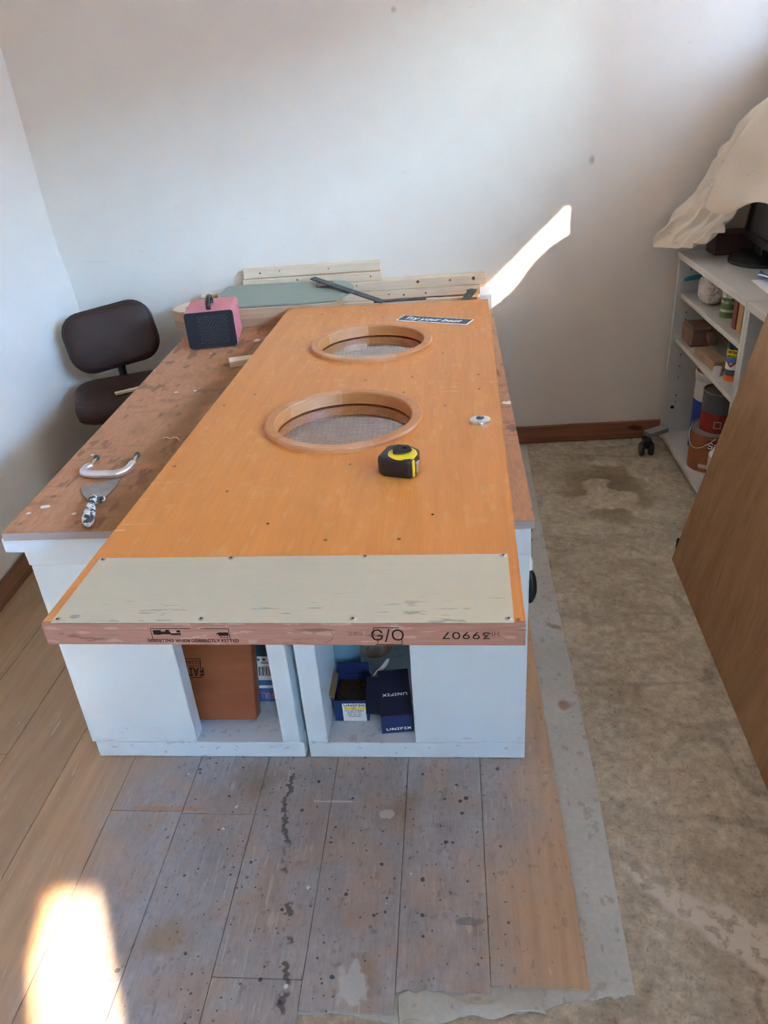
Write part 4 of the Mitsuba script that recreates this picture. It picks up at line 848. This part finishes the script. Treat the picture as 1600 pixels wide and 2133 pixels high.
# paint tins at the bottom
t = can("paint_tin", "copper coloured varnish tin at the bottom of the bookcase carrying another tin", "paint tin", 1.010, 2.865, Z3s, 0.082, 0.165, [(0, 0.10, "tin_copper"), (0.10, 0.93, "tin_copper"), (0.93, 1.0, "tin_lid")], ([(0.06, 0.163), (0.083, 0.165), (0.084, 0.169), (0.079, 0.171), (0.074, 0.166), (0, 0.1655), (0, 0.160), (0.06, 0.16)], "tin_lid"))
obj("label_panel", chevron((0, 0), 0.1, 0, 0) if 0 else wrap_text("S", 0.001, (1.010, 2.865), 0.082, FA, Z3s), "red_lid", t) if 0 else None
def curved_patch(c, r, a0, a1, z0, z1, n=14, th=0.0006):
    V, F = [], []
    for a in np.linspace(a0, a1, n):
        for rr in (r, r + th):
            for z in (z0, z1): V.append((c[0] + rr * math.cos(a), c[1] + rr * math.sin(a), z))
    for i in range(n - 1):
        b = i * 4; F += [(b + 2, b + 6, b + 7), (b + 2, b + 7, b + 3), (b + 3, b + 7, b + 5), (b + 3, b + 5, b + 1), (b, b + 6, b + 2), (b, b + 4, b + 6)]
    return trimesh.Trimesh(V, F, process=False)
obj("label_panel", curved_patch((1.010, 2.865), 0.0825, FA - 0.15, FA + 0.65, Z3s + 0.098, Z3s + 0.138), "tin_red", t)
obj("lettering", wrap_text("Sa", 0.026, (1.010, 2.865), 0.0832, FA + 0.10, Z3s + 0.117), "white", t)
obj("label_panel", curved_patch((1.010, 2.865), 0.0825, FA - 0.45, FA + 0.5, Z3s + 0.018, Z3s + 0.034), "tin_cream", t)
obj("wire_handle", tube([(1.010 + 0.086 * math.cos(a), 2.865 + 0.086 * math.sin(a), Z3s + 0.150 - 0.055 * math.sin((a - math.radians(150)) / math.radians(110) * math.pi) ** 1) for a in np.linspace(math.radians(150), math.radians(260), 16)], 0.002, 6), "steel", t, True)
t = can("paint_tin", "dark grey and red paint tin standing on the copper tin in the bookcase", "paint tin", 1.020, 2.845, Z3s + 0.1715, 0.070, 0.150, [(0, 0.10, "tin_red"), (0.10, 0.50, "tin_red"), (0.50, 1.0, "tin_grey")], ([(0.05, 0.148), (0.071, 0.150), (0.072, 0.154), (0.068, 0.156), (0.063, 0.151), (0, 0.1505), (0, 0.145), (0.05, 0.145)], "tin_lid"))
obj("label_panel", curved_patch((1.020, 2.845), 0.0703, FA - 0.25, FA + 0.15, Z3s + 0.19, Z3s + 0.22), "tin_lid", t)
obj("label_mark", curved_patch((1.020, 2.845), 0.0710, FA - 0.18, FA + 0.08, Z3s + 0.195, Z3s + 0.215), "tin_red", t)
t = can("plastic_tub", "white filler tub with a blue label behind the paint tins in the bookcase", "tub", 1.075, 3.045, Z3s, 0.095, 0.30, [(0, 0.72, "tub_blue"), (0.72, 1.0, "tub_white")], ([(0.07, 0.298), (0.097, 0.300), (0.100, 0.306), (0.100, 0.326), (0.095, 0.330), (0.088, 0.312), (0, 0.310), (0, 0.298), (0.07, 0.298)], "tub_white"))
t = can("small_pot", "small pale pot half hidden by the leaning board at the bottom of the bookcase", "pot", 1.005, 2.735, Z3s, 0.042, 0.10, [(0, 0.7, "tub_white"), (0.7, 1.0, "tub_white")], ([(0, 0.115), (0.035, 0.115), (0.043, 0.105), (0.043, 0.1002), (0, 0.1002)], "white"))

# things on top of the bookcases
ZT = 0.8002
t = thing("monitor", "black flat screen monitor on a stand under the dust sheet on the bookcase", "monitor")
MM = dict(x=1.080, y=2.80, z=ZT, rz=-3)
def mon(m): return mv(m, **MM)
obj("bezel", mon(mv(frame(prism(rrect(0.52, 0.29, 0.012).difference(rrect(0.485, 0.240, 0.004)), 0.022), (0.0, 0, 0.218), (0, -1, 0), (0, 0, 1)), 0, 0, 0, ry=6)), "black", t, 30)
obj("screen", mon(mv(cham(-0.012, -0.243, 0.095, -0.004, 0.243, 0.340, 0.001), 0, 0, 0, ry=6)), "screen", t)
obj("housing", mon(mv(cham(0.0, -0.25, 0.078, 0.03, 0.25, 0.358, 0.008), 0, 0, 0, ry=6)), "black", t)
obj("neck", mon(cham(0.015, 0.12, 0.012, 0.045, 0.20, 0.12, 0.006)), "black", t)
obj("base", mon(mv(layered(affinity.scale(Point(0, 0).buffer(0.13, 20), 0.72, 1.0), [(0, 0.0), (0.012, 0.0), (0.022, 0.012), (0.030, 0.035)]), 0.02, 0.17, 0)), "black", t, 40)
single("storage_box", cham(1.00, 3.11, ZT, 1.20, 3.215, ZT + 0.08, 0.004), "book_dark", "brown box in the shade of the dust sheet on the bookcase end", "box")
t = thing("paper_sheet", "white paper sheet lying on the bookcase top", "paper")
obj("page", mv(cham(-0.10, -0.145, 0, 0.10, 0.145, 0.002, 0.0003), 1.085, 2.53, ZT + 0.0005, rz=-4), "paper", t)
single("cable", tube(smoothpath([(0.985, 2.36, ZT + 0.006), (0.972, 2.33, ZT + 0.030), (0.968, 2.295, ZT + 0.036), (0.975, 2.26, ZT + 0.025), (1.0, 2.24, ZT + 0.006), (1.06, 2.25, ZT + 0.005)], 30), 0.004, 8), "black", "black cable loop on the nearer bookcase top", "cable", smooth=True)
for i, (x, y, z, rz) in enumerate(((1.09, 2.70, ZT + 0.004, 10), (1.10, 2.69, ZT + 0.014, 22))):
    pass
t = thing("plastic_sleeve", "shiny blue plastic sleeve on the bookcase top in front of the monitor", "sleeve")
obj("film", sheet([[(1.02 + 0.05 * v, 2.69 + 0.09 * v - 0.12 * u, ZT + 0.010 + 0.012 * math.sin(5 * v + 2 * u)) for v in np.linspace(0, 1, 4)] for u in np.linspace(0, 1, 4)], 0.002, 5, 0.008, 25), "blue_film", t, 40)
obj("edge", tube([(1.02 - 0.0 * u, 2.69 - 0.12 * u, ZT + 0.016 + 0.010 * math.sin(2 * u)) for u in np.linspace(0, 1, 6)], 0.003, 6), "white", t, True)

single("storage_box", cham(1.085, 2.08, ZT - 0.003, 1.225, 2.49, ZT + 0.42, 0.004), "cardboard", "tall cardboard box under the dust sheet on the nearer bookcase", "box")
single("storage_box", cham(1.085, 0.20, ZT - 0.003, 1.225, 2.06, ZT + 0.44, 0.004), "cardboard", "cardboard box under the dust sheet at the near end of the nearer bookcase", "box")
# dust sheet draped over the pile
strip = [[(1.178, 3.19, 1.356), (1.056, 3.19, 1.235), (0.985, 3.19, 1.136), (0.898, 3.19, 1.000), (0.827, 3.19, 0.917), (0.794, 3.19, 0.830)],
         [(1.171, 3.10, 1.342), (1.052, 3.10, 1.243), (0.994, 3.10, 1.126), (0.929, 3.10, 1.000), (0.881, 3.10, 0.910), (0.848, 3.10, 0.841)],
         [(1.185, 3.02, 1.335), (1.082, 3.02, 1.232), (1.018, 3.02, 1.123), (0.969, 3.02, 1.007), (0.938, 3.02, 0.927), (0.894, 3.02, 0.866)],
         [(1.195, 2.93, 1.32), (1.100, 2.93, 1.215), (1.050, 2.93, 1.12), (1.010, 2.93, 1.03), (0.985, 2.93, 0.965), (0.960, 2.93, 0.930)]]
def strip_fold(u, v): return (0.016 * np.abs(np.sin(u * 13 + v * 3 + 1.2 * np.sin(v * 7))) - 0.008) * np.clip(0.3 + v * 1.3, 0, 1) + 0.007 * np.sin(u * 6 - v * 21 + 2 * np.sin(5 * u)) + 0.004 * np.sin(u * 30 + v * 34)
panel = [[(1.215, 2.98, 1.505), (1.105, 2.95, 1.402), (1.007, 2.95, 1.258), (0.957, 2.95, 1.170), (0.922, 2.95, 1.081), (0.900, 2.95, 1.001)],
         [(1.225, 2.80, 1.500), (1.150, 2.80, 1.350), (1.025, 2.80, 1.204), (0.993, 2.80, 1.121), (0.965, 2.80, 1.057), (0.957, 2.80, 1.009)],
         [(1.235, 2.60, 1.500), (1.160, 2.60, 1.300), (1.070, 2.60, 1.174), (1.026, 2.60, 1.110), (0.997, 2.60, 1.071), (0.980, 2.60, 1.051)],
         [(1.270, 2.25, 1.480), (1.130, 2.25, 1.415), (1.000, 2.25, 1.335), (0.995, 2.25, 1.200), (0.995, 2.25, 1.080), (0.990, 2.25, 1.000)],
         [(1.270, 1.95, 1.480), (1.130, 1.95, 1.415), (1.000, 1.95, 1.335), (0.995, 1.95, 1.200), (0.995, 1.95, 1.080), (0.990, 1.95, 1.000)],
         [(1.270, 1.60, 1.480), (1.130, 1.60, 1.415), (1.000, 1.60, 1.335), (0.995, 1.60, 1.200), (0.995, 1.60, 1.080), (0.990, 1.60, 1.000)],
         [(1.270, 0.10, 1.480), (1.130, 0.10, 1.415), (1.000, 0.10, 1.335), (0.995, 0.10, 1.200), (0.995, 0.10, 1.080), (0.990, 0.10, 1.000)]]
ds = thing("dust_sheet", "cream cotton dust sheet draped in folds over the things on the bookcase", "dust sheet")
obj("gathered_end", sheet(strip, 0.004, 16, 0.012, 30, 4, strip_fold), "cloth", ds, 40)
obj("cloth", sheet(panel, 0.004, 12, 0.005, 12, 2), "cloth", ds, 40)

# leaning board
nB = np.array([0.886 - 0.713, 0, 0.83]); nB /= np.linalg.norm(nB)
e0, e1 = np.array([0.714, 2.232, -0.0095]), np.array([0.682, 1.262, -0.0095]); ed = (e1 - e0) / np.linalg.norm(e1 - e0)
upb = nB - ed * (nB @ ed); upb /= np.linalg.norm(upb)
single("plywood_board", frame(cham(0, 0, -0.012, 2.44, 1.22, 0.0, 0.001), e0, ed, upb), "board", "large brown veneered board leaning against the bookcases at the right", "board")
single("rubber_wedge", mv(cham(-0.02, -0.025, 0, 0.02, 0.025, 0.045, 0.004), 0.762, 2.275, -0.0098), "black", "small black block on the floor behind the leaning board corner", "block")
